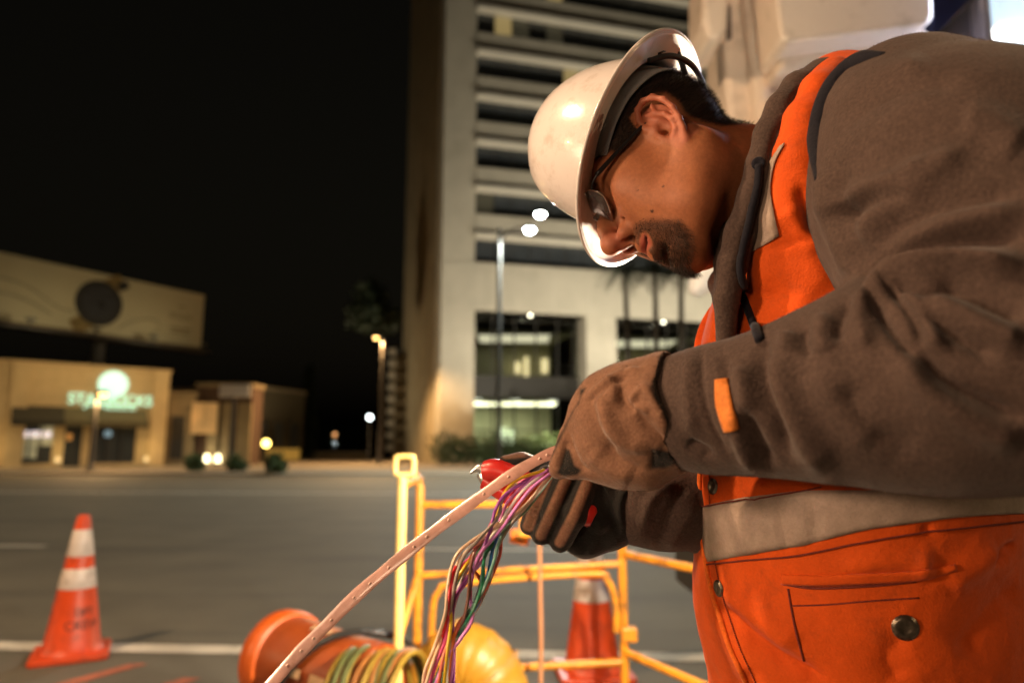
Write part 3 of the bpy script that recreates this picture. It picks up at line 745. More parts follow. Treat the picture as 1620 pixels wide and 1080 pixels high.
# ================================================================== cones
M_cone = mat('cone_orange', (.60, .058, .008), .45, var=.12, nscale=12, wear=(.20, .035, .015), wscale=14, wamt=.65)
M_collar = mat('cone_collar', (.66, .56, .50), .35, var=.12, nscale=20, wear=(.30, .21, .17), wscale=14, wamt=.75)
M_ink = mat('stencil_ink', (.02, .02, .02), .7, var=0)
def cone(loc, rz, label, tilt=0):
    t = thing('traffic_cone', label, 'traffic cone', loc, rz, 'traffic cones on the lane edge'); H = .71
    R_ = lambda z: .135-(.135-.030)*(z-.03)/(H-.03)
    MB().prism([(-.175, -.155), (-.155, -.175), (.155, -.175), (.175, -.155), (.175, .155), (.155, .175), (-.155, .175), (-.175, .155)], 0, .03).build('base', M_cone, t, bevel=.008)
    MB().lathe([(.15, .03), (.140, .045), (R_(.06), .06), (R_(.3), .3), (R_(.5), .5), (R_(.69), .69), (.026, .708), (.018, .71), (.016, .69)], n=40).build('cone_body', M_cone, t, True)
    for z0, z1 in ((.34, .44), (.50, .635)): MB().lathe([(R_(z0)+.0005, z0), (R_(z0)+.0022, z0+.003), (R_(z1)+.0022, z1-.003), (R_(z1)+.0005, z1)], n=40, cap=False).build('reflective_collar', M_collar, t, True)
    return t
cp = gp(112, 1036)
cn = cone((cp[0], cp[1], 0), math.radians(28), 'orange traffic cone with stencilled letters standing alone on the lane line')
def wrap_text(s_, size, z, t, a0):
    me = text_mesh(s_, size, .0006)
    for v in me.vertices:
        zz = z+v.co.y; r_ = .135-(.135-.030)*(zz-.03)/.68+.0012+v.co.z; a = a0+v.co.x/r_; v.co = (r_*math.cos(a), r_*math.sin(a), zz)
    obj('lettering', me, M_ink, t)
cn_a = math.atan2(-cp[1], -cp[0])-math.radians(28)+.42
wrap_text('DPT', .05, .225, cn, cn_a); wrap_text('CREW', .06, .165, cn, cn_a-.05)
cp2 = gp(938, 1066); cone((cp2[0], cp2[1], 0), math.radians(5), 'orange traffic cone standing behind the yellow tubular guard rail')
# ================================================================== folding manhole guard
M_yel = mat('guard_yellow', (.78, .30, .02), .4, var=.12, nscale=10, wear=(.13, .06, .03), wscale=9, wamt=.85)
guard = thing('manhole_guard', 'yellow tubular folding manhole guard rail with chipped paint round the work area', 'guard rail', (0, 2.6, 0)); GL = np.array(guard.location)
def rail(name, pts, r, parent=guard, n=12, m=None): mb = MB(); mb.tube([np.array(p)-GL for p in pts], r, n); return mb.build(name, m or M_yel, parent, True)
def gpt(px, d, z):                    # point over the ground plan at a column of the picture
    return np.array(((px-810)/FPX*d, d, z))
A1 = gpt(668, 2.75, 0); B1 = gpt(978, 2.75, 0); N1 = gpt(640, 2.25, 0); R1 = np.array((B1[0]+.33, 2.15, 0))
Zp = lambda p, z: np.array((p[0], p[1], z))
topz = CAM_Z+(712-748)/FPX*2.75
rl = .0165
M_yel_lit = mat('guard_yellow_lit', (.90, .62, .20), .4, var=.08, nscale=10, wear=(.5, .25, .06), wscale=7, wamt=.6)  # near post and loop: lamp glare put into a paler yellow
# far panel
rail('post', [Zp(A1, 0.0), Zp(A1, topz-.05), Zp(A1, topz-.015)+np.array((-.012, 0, 0)), Zp(A1, topz)+np.array((-.05, -.02, 0))], rl)
zB = CAM_Z+(712-800)/FPX*2.75
rail('post', [Zp(B1, 0.0), Zp(B1, zB+.03)], rl)
z_of = lambda py, d: float(at(810, py, d)[2])
for py in (798,): rail('top_rail', [Zp(A1, z_of(py, 2.75)), Zp(B1, z_of(py-3, 2.75))], rl*.9)
rail('middle_rail', [Zp(A1, z_of(910, 2.75)), Zp(B1, z_of(891, 2.75))], rl*.8)
rail('bottom_rail', [Zp(A1, z_of(1064, 2.75)), Zp(B1, z_of(1046, 2.75))], rl*.85)
fx0, fx1 = gpt(690, 2.72, 0)[0], gpt(967, 2.72, 0)[0]; zt_, zb_ = z_of(922, 2.72), z_of(1000, 2.72)
rail('inner_frame', spline([(fx0, 2.72, .05), (fx0, 2.72, zt_-.12), (fx0+.025, 2.72, zt_-.03), (fx0+.1, 2.72, zt_), (fx1-.1, 2.72, zt_+.035), (fx1-.03, 2.72, zt_+.01), (fx1, 2.72, zt_-.08), (fx1, 2.72, zb_)], 6), rl*.8)
MB().box(gpt(985, 2.74, z_of(1002, 2.74))-GL, (.06, .05, .05)).build('hinge', M_yel, guard, bevel=.005)
# side panels coming towards the hole
rail('post', [Zp(N1, 0), Zp(N1, z_of(748, 2.25))], .015, m=M_yel_lit)
lp = gpt(643, 2.24, 0); zl = z_of(736, 2.24); w_ = .029
rail('loop_handle', spline([(lp[0]-w_*.7, lp[1], zl-w_), (lp[0]-w_, lp[1], zl-w_*.7), (lp[0]-w_, lp[1], zl+w_*.7), (lp[0]-w_*.7, lp[1], zl+w_), (lp[0]+w_*.7, lp[1], zl+w_), (lp[0]+w_, lp[1], zl+w_*.7), (lp[0]+w_, lp[1], zl-w_*.7), (lp[0]+w_*.7, lp[1], zl-w_), (lp[0]-w_*.7, lp[1], zl-w_)], 4), .0085, m=M_yel_lit)
rail('slanted_rail', [Zp(N1, z_of(1010, 2.25)), Zp(A1, z_of(905, 2.75))], rl*.8); rail('slanted_rail', [Zp(N1, z_of(768, 2.25)), Zp(A1, topz-.02)], rl*.7)
rail('side_rail', [Zp(B1, z_of(875, 2.75)), Zp(R1, z_of(922, 2.15))], rl*.9); rail('side_rail', [Zp(B1, z_of(1030, 2.75)), Zp(R1, z_of(1130, 2.15))], rl*.9)
rail('post', [Zp(R1, 0), Zp(R1, z_of(845, 2.15))], .021)
mbk = MB().box((0, 0, 0), (.075, .02, .055)).build('orange_bracket', mat('bracket', (.8, .20, .01), .5), guard, bevel=.006); mbk.location = tuple(gpt(822, 2.73, z_of(849, 2.73))-GL); mbk.rotation_euler = (0, .15, 0)
bk2 = MB().box((0, -.012, 0), (.025, .01, .025)).build('bracket_hole', M_ink, mbk)
rail('bracket_hanger', [gpt(826, 2.75, z_of(798, 2.75)), gpt(822, 2.74, z_of(845, 2.74))], .006)
# cord hanging from the work
rp = thing('hanging_cord', 'thin tan cord hanging straight down beside the guard rail to the road', 'cord', gpt(852, 2.6, 0))
rp_top = z_of(845, 2.6); MB().tube([(0, 0, .0), (.004, 0, .4), (0, 0, rp_top)], .008, 8).build('cord', mat('tan_cord', (.50, .22, .10), .8), rp, True)
MB().lathe([(.03, 0), (.03, .012), (.009, .03)], n=12).build('cord_weight', M_pole_dark, rp); 
rail('cord_rail', [gpt(820, 2.6, rp_top), gpt(905, 2.6, rp_top)], .012)
# ================================================================== blower: orange canister with duct, hoses
M_can = mat('canister_orange', (.27, .05, .008), .4, var=.12, nscale=6, wear=(.25, .04, .015), wscale=8, wamt=.6)
a = U(450, 1040, 2.35); b = U(600, 1092, 2.05); ax_ = (b-a); Lc = np.linalg.norm(ax_); ax_ /= Lc
can = thing('blower_canister', 'orange ventilation duct canister lying on the road with a flared ring end', 'duct canister', (a[0], a[1], 0)); CA_ = np.array(can.location)
rr = min(a[2], .142)
body_c = MB().lathe([(.10, .0), (rr*.96, .0), (rr, .02), (rr*.97, .12), (rr*.93, .30), (rr*.92, Lc), (.1, Lc)], a-CA_, 36, ax_).build('canister_body', M_can, can, True, autosmooth=40)
MB().lathe([(rr*.80, -.045), (rr*1.0, -.05), (rr*1.09, -.03), (rr*1.10, .02), (rr*1.06, .04), (rr*.98, .045)], a-CA_, 36, ax_).build('ring', mat('ring_orange', (.55, .095, .01), .4, var=.1), can, True)
e1 = np.cross(ax_, (0, 0, 1)); e1 /= np.linalg.norm(e1); e2 = np.cross(e1, ax_)
e2 = e2 if e2[2] > 0 else -e2; vdir = np.array((0, 0, CAM_Z))-a; e1 = e1 if e1 @ vdir > 0 else -e1
for (an, t0, t1) in ((.25, .24, .36), (.25, .42, .56), (1.35, .24, .37)):
    VV = []; 
    for i in range(7):
        for k in range(3):
            al = an+(k-1)*.09; t = t0+(t1-t0)*i/6; VV.append(a+ax_*t*Lc*1.6+(e1*math.cos(al)+e2*math.sin(al))*rr*1.0-CA_)
    MB().add(VV, [(i*3+k, i*3+k+1, (i+1)*3+k+1, (i+1)*3+k) for i in range(6) for k in range(2)]).build('reflective_patch', mat('canister_patch', (.55, .35, .2), .35, var=.2, nscale=30), can, True)
def coil(name, label, c, R0, n, tube_r, axis, m, cat, pitch=.018, jit=.012, seed=3):
    rg = random.Random(seed); t = thing(name, label, cat, (c[0], c[1], 0)); cl = np.array(t.location); axv = np.array(axis)/np.linalg.norm(axis)
    f1 = np.cross(axv, (0, 0, 1)); f1 /= np.linalg.norm(f1); f2 = np.cross(f1, axv)
    for k in range(n):
        off = axv*(k-n/2)*pitch; R_ = R0*(1+rg.uniform(-.08, .06)); cx = np.array(c)+off+np.array((rg.uniform(-jit, jit), rg.uniform(-jit, jit), 0)); cx[2] = max(R_*.98+tube_r, cx[2])
        pts = [cx+(f1*math.cos(q)+f2*math.sin(q))*R_+axv*.012*math.sin(q+k)-cl for q in np.linspace(0, 2*np.pi, 40, endpoint=False)]
        MB().tube(pts, tube_r, 7, closed=True).build('loop', m[k % len(m)], t, True)
    return t
M_hose = [mat('hose_yellow', (.20, .12, .012), .45, var=.2, nscale=30), mat('hose_green', (.06, .065, .015), .5, var=.2, nscale=30), mat('hose_amber', (.20, .07, .012), .45, var=.2, nscale=30)]
hc = U(598, 1108, 2.0); coil('hose_coil', 'coil of yellow and green hose leaning against the orange canister', hc, .135, 13, .009, (1, -.25, 0), M_hose, 'hose')
bl_h = thing('black_hose', 'thin black hose looped over the orange canister', 'hose', (a[0], a[1], 0)); bl0 = np.array(bl_h.location)
pts = [a+ax_*(Lc*t)+(e1*math.cos(q)+e2*math.sin(q))*rr*1.06-bl0 for t, q in zip(np.linspace(.20, .85, 16), np.linspace(-1.0, 1.9, 16))]
pts += [U(640, 1010, 2.2)-bl0, U(665, 1040, 2.25)-bl0]
pts = [np.maximum(p, (-9, -9, .012)) for p in spline(pts, 4)]
MB().tube(pts, .011, 8).build('hose', mat('rubber_black', (.012, .012, .011), .5, var=.1), bl_h, True)
# yellow ribbed duct rising out of the hole beside the post
dp = spline([(-.02, 0, .0), (-.01, 0, .18), (.03, 0, .31), (.10, -.01, .355), (.17, -.02, .31), (.22, -.03, .18), (.24, -.03, .0)], 14)
d0 = U(690, 1080, 2.3); duct = thing('ribbed_duct', 'yellow ribbed ventilation duct arching out of the ground behind the wires', 'duct', (d0[0], d0[1], 0))
MB().tube([tuple(p) for p in dp], [.115+.002*math.cos(i*1.3) for i in range(len(dp))], 24).build('duct_skin', mat('duct_yellow', (.36, .17, .012), .45, var=.12, nscale=8), duct, True, autosmooth=80)
for i in range(8, len(dp)-8, 16):
    tg = dp[i+1]-dp[i-1]; tg /= np.linalg.norm(tg); f1 = np.cross(tg, (0, 1, 0)); f1 /= np.linalg.norm(f1); f2 = np.cross(tg, f1)
    MB().tube([dp[i]+(f1*math.cos(q)+f2*math.sin(q))*.124 for q in np.linspace(0, 2*np.pi, 32, endpoint=False)], .006, 7, closed=True).build('rib_wire', mat('rib_brown', (.35, .16, .02), .5), duct, True)
# ================================================================== utility truck with its raised bucket
M_tcream = mat('truck_cream', (.80, .68, .58), .35, var=.06, nscale=3, coat=.3, wear=(.35, .27, .2), wscale=6, wamt=.4)
M_tgrey = mat('truck_grey', (.16, .155, .19), .5, var=.08, nscale=4); M_tblue = mat('truck_blue', (.012, .016, .05), .4, var=.1, coat=.3); M_trim = mat('truck_trim', (.55, .52, .58), .3, .3, var=.05)
def face_pts(L, Y): return [at(x, y, Y) for x, y in L]
tr = thing('utility_truck', 'cream and grey utility truck with a raised bucket parked behind the worker', 'truck', (1.9, 3.2, 0)); TL = np.array(tr.location)
def slab(name, L, Y, depth, m, par=tr, bevel=.03, dx_=0):
    P3 = face_pts(L, Y); n = len(P3); VV = [p-TL for p in P3]+[p+np.array((dx_, depth, 0))-TL for p in P3]
    FF = [tuple(range(n)), tuple(range(n, 2*n))[::-1]]+[(i, n+i, n+(i+1) % n, (i+1) % n) for i in range(n)]
    return MB().add(VV, FF).build(name, m, par, bevel=bevel)
slab('boom_post', [(1140, -60), (1222, -60), (1238, 70), (1236, 330), (1240, 700), (1150, 700), (1165, 330), (1148, 120)], 3.3, .35, M_tgrey if False else M_tcream)
slab('boom_cover', [(1112, -60), (1158, -60), (1152, 50), (1140, 62), (1122, 58), (1112, 30)], 3.05, .3, M_tcream, bevel=.05)
slab('boom_rib', [(1172, -60), (1196, -60), (1226, 190), (1232, 330), (1206, 330), (1198, 170)], 3.2, .12, M_tcream)
slab('bucket', [(1212, -120), (1475, -120), (1478, 28), (1466, 38), (1246, 66), (1236, 58)], 2.9, .75, M_tcream, bevel=.05)
slab('bucket_skirt', [(1242, 72), (1472, 44), (1474, 72), (1440, 82), (1226, 116)], 3.05, .6, M_tcream)
slab('bucket_step', [(1222, 142), (1300, 128), (1380, 120), (1380, 200), (1214, 200)], 3.1, .5, M_tcream)
slab('cab_side', [(1474, -120), (1546, -120), (1560, 60), (1580, 420), (1380, 420), (1470, 80)], 3.4, 1.2, M_tgrey)
slab('blue_panel', [(1472, -120), (1548, -120), (1540, 0), (1476, 64)], 3.3, .08, M_tblue, bevel=.01)
slab('door_frame', [(1542, -120), (1556, -120), (1580, 130), (1600, 420), (1590, 420), (1566, 130)], 3.3, .12, M_trim, bevel=.015)
M_led = mat('light_panel', (.85, .92, 1), .4, var=0, emit=(.62, .83, 1), estr=1.0)
slab('lit_window', [(1566, -120), (1800, -120), (1800, 420), (1604, 420), (1584, 130)], 3.36, .05, M_led, bevel=0)
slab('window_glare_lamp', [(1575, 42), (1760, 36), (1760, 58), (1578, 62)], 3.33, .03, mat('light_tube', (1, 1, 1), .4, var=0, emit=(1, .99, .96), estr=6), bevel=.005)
slab('body_side', [(1380, 425), (1800, 425), (1800, 830), (1380, 830)], 3.35, 1.4, M_tcream)
for px in (1450, 1740):
    c = at(px, 860, 3.3)-TL; rw = .42; c[2] = rw
    wh = MB().lathe([(.05, -.11), (rw*.9, -.11), (rw, -.08), (rw, .08), (rw*.9, .11), (.05, .11)], c, 32, (0, 1, 0)).build('wheel', mat('tyre', (.015, .015, .015), .8), tr, True)
    MB().lathe([(.03, -.13), (.2, -.125), (.22, -.112)], c, 24, (0, 1, 0)).build('rim', M_trim, wh, True)
q = at(1205, 400, 3.3); MB().b2(tuple(np.array((q[0]-.35, 3.2, .35))-TL), tuple(np.array((q[0]+.9, 3.9, .75))-TL)).build('chassis', M_pole_dark, tr)
mk = slab('lettering_mark', [(1146, 10), (1156, 8), (1158, 60), (1150, 66)], 3.292, .006, mat('dark_mark', (.12, .09, .08), .6), bevel=0)
lamp('AREA', 'window_light', at(1720, 40, 2.95), 60, (.70, .76, 1), tr, size=(.5, 1.0), target=(.45, .7, 1.45))
# white cap and rag hanging on the truck just behind the collar
lq = at(1118, 432, 2.9); jug = thing('white_bag', 'white plastic bag hanging behind the worker collar from the truck boom', 'bag', lq)
bf = Field((-.12, -.09, -.16), (.14, .09, .16), .007)
bf.chain([np.array((.05, 0, .10, .03)), np.array((.02, 0, .03, .055)), np.array((-.03, 0, -.05, .045)), np.array((-.045, 0, -.07, .03))], .03); bf.cap((.05, 0, .1), (.09, 0, .0), .04, .05, .03)
V, F = bf.mesh(); obj('bag_skin', mesh_np('bag_skin', laplace(V, F, 2), F), mat('white_plastic', (.75, .75, .75), .5, var=.05), jug)
MB().tube([(.05, 0, .12), (.10, .1, .3), (.22, .35, .5)], .006, 6).build('bag_tie', M_pole_dark, jug)
# ================================================================== work light on a stand behind the worker
wl0 = U(1300, 640, 1.30); wlt = thing('work_light', 'bright work lamp on a tripod stand lighting the job from behind the worker', 'work lamp', (wl0[0], wl0[1], 0)); WLH = wl0[2]
MB().tube([(0, 0, .25), (0, 0, WLH-.12)], .014, 10).build('stand', M_pole_dark, wlt, True)
for k in range(3):
    q = k*2.094+.6; MB().tube([(0, 0, .5), (.28*math.cos(q), .28*math.sin(q), .012)], .009, 8).build('leg', M_pole_dark, wlt, True)
tgt = np.array((.0, .85, 1.15)); dl_ = tgt-wl0; dl_ /= np.linalg.norm(dl_)
MB().lathe([(.02, -.09), (.06, -.08), (.075, -.02), (.085, .0), (.082, .004)], (0, 0, WLH), 24, dl_).build('lamp_head', mat('lamp_yellow', (.7, .4, .02), .4), wlt, True)
MB().lathe([(.005, .003), (.07, .003), (.07, .006), (.005, .006)], (0, 0, WLH), 24, dl_).build('lens', mat('work_lens', (1, 1, 1), .4, var=0, emit=(1, .88, .68), estr=25), wlt, True)
lamp('POINT', 'work_light_source', wl0+dl_*.05, 340, (1, .86, .64), wlt, .05)

# two unseen lamps added on the near side of the work as fill light
for q0, tg, pw, sp, rad_, lab in (((-2.6, -.15, 1.5), (.15, .75, 1.34), 270, 48, .2, 'added broad warm fill lamp on a tripod stand facing the worker from the lane'),
                                  ((-.95, -1.0, 1.3), (.10, .75, 1.27), 40, 50, .2, 'added small warm fill lamp on a tripod stand by the near kerb')):
    q0 = np.array(q0); w2 = thing('work_light', lab, 'work lamp', (q0[0], q0[1], 0))
    MB().tube([(0, 0, .25), (0, 0, q0[2]-.12)], .014, 10).build('stand', M_pole_dark, w2, True)
    for k in range(3):
        q = k*2.094+.2; MB().tube([(0, 0, .5), (.32*math.cos(q), .32*math.sin(q), .012)], .009, 8).build('leg', M_pole_dark, w2, True)
    d2_ = np.array(tg)-q0; d2_ /= np.linalg.norm(d2_)
    MB().lathe([(.05, -.12), (.14, -.1), (.19, -.02), (.2, .0), (.19, .004)], (0, 0, q0[2]), 24, d2_).build('lamp_head', MATS['lamp_yellow'], w2, True)
    MB().lathe([(.005, .003), (.18, .003), (.18, .006), (.005, .006)], (0, 0, q0[2]), 24, d2_).build('lens', mat('warm_lens', (1, .9, .7), .4, var=0, emit=(1, .62, .32), estr=3), w2, True)
    lamp('SPOT', 'work_light_source', q0+d2_*.06, pw, (1, .66, .42), w2, rad_, target=q0+d2_, spot=sp, blend=1.0)
# ================================================================== the worker
HM = np.array([[-.710, -.3267, -.6239], [-.6949, .4692, .545], [-.1146, -.8204, .5601]])   # head axes (forward, left, up) seen from the lens
HT_ = np.array([.185, .202, .801])
def hw(p):                                    # head millimetres (forward, left, up) -> world metres
    p = np.asarray(p, float)*.001
    return cam2w(p @ HM.T+HT_)
person = thing('person', 'worker in white hard hat, brown hoodie and orange vest bending over cable wires', 'person', (.46, .80, 0))
PL = np.array(person.location)
def pobj(name, V, F, m, parent=None, smooth=True):
    o = obj(name, mesh_np(name, np.asarray(V)-PL, F, smooth), m, parent or person); return o
def bvh_of(V, F): return BVHTree.FromPolygons([Vector(v) for v in V], [tuple(f) for f in F.tolist()])
# ------------------------------------------------------------------ skin material with hair masks
def skin_material():
    m = bpy.data.materials.new('skin'); m.use_nodes = True; n, l = m.node_tree.nodes, m.node_tree.links; b = n['Principled BSDF']
    tc = n.new('ShaderNodeTexCoord')
    n1 = n.new('ShaderNodeTexNoise'); n1.inputs['Scale'].default_value = 28; n1.inputs['Detail'].default_value = 6; l.new(tc.outputs['Object'], n1.inputs['Vector'])
    cr = n.new('ShaderNodeValToRGB'); l.new(n1.outputs['Fac'], cr.inputs[0])
    cr.color_ramp.elements[0].position = .3; cr.color_ramp.elements[0].color = (.33, .115, .050, 1); cr.color_ramp.elements[1].position = .72; cr.color_ramp.elements[1].color = (.45, .17, .076, 1)
    def mixa(name, col, prev, amt=1):
        a = n.new('ShaderNodeAttribute'); a.attribute_name = name
        mu = n.new('ShaderNodeMath'); mu.operation = 'MULTIPLY'; mu.inputs[1].default_value = amt; l.new(a.outputs['Fac'], mu.inputs[0])
        x = n.new('ShaderNodeMixRGB'); x.inputs[2].default_value = (*col, 1); l.new(prev, x.inputs[1]); l.new(mu.outputs[0], x.inputs[0]); return x.outputs[0]
    nf = n.new('ShaderNodeTexNoise'); nf.inputs['Scale'].default_value = 260; nf.inputs['Detail'].default_value = 5; nf.inputs['Roughness'].default_value = .7; l.new(tc.outputs['Object'], nf.inputs['Vector'])
    rf = n.new('ShaderNodeMapRange'); rf.inputs['From Min'].default_value = .3; rf.inputs['From Max'].default_value = .7; rf.inputs['To Min'].default_value = .84; rf.inputs['To Max'].default_value = 1.14; l.new(nf.outputs['Fac'], rf.inputs['Value'])
    sf = n.new('ShaderNodeVectorMath'); sf.operation = 'SCALE'; l.new(cr.outputs[0], sf.inputs[0]); l.new(rf.outputs[0], sf.inputs['Scale'])
    c = mixa('red', (.42, .12, .085), sf.outputs[0], .7)
    c = mixa('lips', (.40, .095, .07), c, .9); c = mixa('slit', (.03, .008, .006), c, .95)
    c = mixa('beard', (.04, .024, .017), c, .74)
    c = mixa('hair', (.014, .010, .008), c, .96)
    c = mixa('mole', (.07, .025, .015), c, 1)
    l.new(c, b.inputs['Base Color'])
    b.inputs['Roughness'].default_value = .56; b.inputs['Specular IOR Level'].default_value = .35
    b.inputs['Subsurface Weight'].default_value = .18; b.inputs['Subsurface Radius'].default_value = (.010, .004, .002); b.inputs['Subsurface Scale'].default_value = 1
    n2 = n.new('ShaderNodeTexNoise'); n2.inputs['Scale'].default_value = 420; n2.inputs['Detail'].default_value = 3; l.new(tc.outputs['Object'], n2.inputs['Vector'])
    n3 = n.new('ShaderNodeTexVoronoi'); n3.inputs['Scale'].default_value = 700; l.new(tc.outputs['Object'], n3.inputs['Vector'])
    ad = n.new('ShaderNodeMath'); l.new(n2.outputs['Fac'], ad.inputs[0]); l.new(n3.outputs['Distance'], ad.inputs[1])
    bp = n.new('ShaderNodeBump'); bp.inputs['Strength'].default_value = .16; bp.inputs['Distance'].default_value = .0006; l.new(ad.outputs[0], bp.inputs['Height']); l.new(bp.outputs[0], b.inputs['Normal'])
    return m
M_skin = skin_material()
# ------------------------------------------------------------------ head and neck: one surface
mm = .001
f = Field((-.20, -.19, -.26), (.14, .105, .155), .0018)
e = lambda c, r, k=12, op='u', rot=None: f.ell(np.array(c)*mm, np.array(r)*mm, k*mm, op, rot)
c_ = lambda a, b, ra, rb=None, k=10, op='u': f.cap(np.array(a)*mm, np.array(b)*mm, ra*mm, (ra if rb is None else rb)*mm, k*mm, op)
e((-8, 0, 48), (98, 77, 86)); e((42, 0, -8), (58, 63, 78), 25)
# neck towards the collar
def toh(px, py, d): return (np.array([(px-810)/FPX*d, (540-py)/FPX*d, d])-HT_) @ HM*1000     # pixel + depth -> head millimetres
NK = [np.array((-18, -4, -36)), toh(1178, 288, .800), toh(1275, 345, .835)]
c_(NK[0], NK[1], 52, 57, 36); c_(NK[1], NK[2], 57, 64, 24)
c_((6, 0, -66), toh(1160, 345, .80), 36, 42, 34)                 # throat
for s_ in (-1, 1):
    e((58, 44*s_, -10), (32, 24, 24), 22)                    # cheekbone
    e((50, 42*s_, -45), (34, 23, 36), 26)                    # cheek
    c_((4, 58*s_, -42), (42, 44*s_, -82), 15, 15, 36); c_((42, 44*s_, -82), (72, 16*s_, -96), 15, 17, 22)   # jaw
    c_((4, 60*s_, 8), (0, 58*s_, -45), 13, 14, 30)
    c_((2, 40*s_, -62), NK[1]+np.array((0, 22*s_, 0)), 24, 30, 30)
    c_((92, 10*s_, 30), (72, 50*s_, 30), 11, 11, 14)         # brow
    e((97, 33*s_, 6), (16, 19, 14), 14, 's')                 # eye socket
    e((76, 32*s_, 4), (14.5, 16, 13), 5)                     # lid over the eyeball
    c_((86, 22*s_, -1), (85, 42*s_, 0), 3.2, 2.6, 4)         # lid edge
    e((99, 14*s_, -29), (13, 9.5, 9.5), 6)                    # wing of the nose
    c_((90, 24*s_, -22), (80, 30*s_, -46), 2.2, 2.2, 8, 's') # nasolabial line
    e((72, 24*s_, -68), (16, 16, 22), 16)
e((72, 0, -58), (25, 33, 32), 18)                            # muzzle
e((74, 0, -94), (20, 24, 19), 14)                            # chin
e((93, 0, -79), (7, 18, 4.5), 8, 's')                          # under the lip
c_((89, 0, 24), (106, 0, 0), 9, 9.5, 10); c_((106, 0, 0), (117, 0, -17), 9.5, 11, 8); e((117, 0, -20), (12.5, 12.5, 11.5), 6)   # nose
c_((109, 0, -31), (94, 0, -39), 5.5, 4, 6)
for s_ in (-1, 1):
    e((103, 9*s_, -37), (8, 4.6, 7), 3, 's')               # nostril
    # lips
    f.chain([np.array((*np.array(p)*mm, r*mm)) for p, r in (((79, 27*s_, -55), 3.2), ((90.5, 16*s_, -50.5), 5.8), ((97.5, 5*s_, -47.5), 6.4), ((98, 0, -48.5), 6.0))], .004)
    f.chain([np.array((*np.array(p)*mm, r*mm)) for p, r in (((79, 26*s_, -58.5), 3.2), ((89, 16*s_, -63.5), 6.2), ((96, 5*s_, -66), 7.6), ((96.5, 0, -66), 7.6))], .004)
    c_((79, 29*s_, -56.8), (93.5, 17*s_, -57), 2.0, 2.0, 2, 's'); c_((93.5, 17*s_, -57), (102, 0, -57), 2.0, 2.2, 2, 's')
c_((96, 0, -41), (93, 0, -46), 3, 2.5, 4, 's')             # philtrum
# ears
def ear(s_):
    be = math.radians(34); E0 = np.array((16, 74*s_, -11)); A_ = np.array((-math.cos(be), math.sin(be)*s_, 0)); N_ = np.array((math.sin(be), math.cos(be)*s_, 0))
    tl = math.radians(-6); Bv = np.array((0, 0, 1.)); A2 = A_*math.cos(tl)+Bv*math.sin(tl); B2 = Bv*math.cos(tl)-A_*math.sin(tl)
    P = lambda a, b, c=0: E0+A2*a*1.12+B2*b*1.2+N_*c
    Rm = np.stack([A2, B2, N_])
    e(P(13, 4, -1), (17, 27, 4.5), 5, rot=Rm); e(P(9, -22, 1), (9, 12, 4.2), 6, rot=Rm)
    e(P(2, 0, -6), (10, 22, 9), 8, rot=Rm)
    f_ch = lambda pts, k: f.chain([np.array((*P(*p[:3])*mm, p[3]*mm)) for p in pts], k*mm)
    e(P(11, -3, 8), (9.5, 13, 10), 3, 's', Rm)               # concha
    e(P(17, 17, 5.5), (7, 10, 4.2), 3, 's', Rm)              # scapha
    e(P(10, 22, 5.5), (9, 4, 4.0), 3, 's', Rm)
    f_ch([(5, 4, 2.2, 2.6), (-1, 13, 3.2, 3.1), (2, 24, 4.2, 3.3), (10, 31, 5, 3.4), (19, 31, 5.2, 3.4), (27, 24, 5.4, 3.4), (30.5, 12, 5.6, 3.3), (29, 0, 5.2, 3.1), (25, -11, 4.6, 2.9), (19, -20, 3.6, 3.2), (12, -28, 2.6, 4.0)], 2.6)
    f_ch([(9, 22, 2.0, 2.2), (16, 13, 4.0, 3.0), (20, 4, 4.8, 3.2), (20, -6, 4.6, 3.2), (15, -14, 4.0, 3.6), (9, -16, 3.5, 3.6)], 2.6)
    f_ch([(16, 13, 3.8, 2.5), (20, 21, 3.4, 2.2)], 3)
    e(P(1.5, -5, 3.5), (4.2, 6.5, 4), 3, rot=Rm)             # tragus
    e(P(5.5, -4, -2), (4, 4.5, 8), 2, 's', Rm)
ear(1); ear(-1)
V, F = f.mesh(); V = laplace(V, F, 2, .4)
HV = V*1000.0                                               # head millimetres
Vn = HV.copy(); Vn[:, 1] = np.abs(Vn[:, 1])
Pm = proj(hw(Vn))                                           # both halves judged by the near half
crop5 = lambda L: [(900+x/3.725, 140+y/3.725) for x, y in L]
hairpoly = [(966, 240), (978, 245), (988, 238), (1002, 222), (1011, 206), (1016, 188), (1018, 168), (1030, 152), (1052, 147), (1072, 160), (1082, 178), (1096, 188), (1125, 196), (1160, 203), (1190, 204), (1235, 200), (1250, 60), (1150, -40), (950, 20), (850, 150), (900, 260), (946, 252)]
hair = softpoly(Pm, hairpoly, 5)*np.clip((HV[:, 2]+46)/14, 0, 1)
isear = (np.abs(HV[:, 1]) > 75.5) & (HV[:, 0] < 21) & (HV[:, 0] > -32) & (HV[:, 2] > -50) & (HV[:, 2] < 36)
hair[isear] = 0
beardpoly = [(1002, 368), (1004, 357), (1012, 350), (1030, 347), (1052, 348), (1075, 350), (1080, 355), (1093, 370), (1096, 396), (1086, 426), (1060, 440), (1020, 420), (1004, 392)]
beard = softpoly(Pm, beardpoly, 7)
lipc = np.array([90, 0, -57.5]); ql = (Vn-lipc)/np.array([17, 27.5, 15]); lips = np.clip((1-(ql**2).sum(1))*3, 0, 1)*(HV[:, 0] > 78)
soul = np.clip(1-np.linalg.norm((Vn-np.array([99, 0, -76]))/np.array([12, 9, 9]), axis=1), 0, 1)
phil = np.linalg.norm((Vn-np.array([101, 0, -42]))/np.array([8, 5, 6]), axis=1) < 1
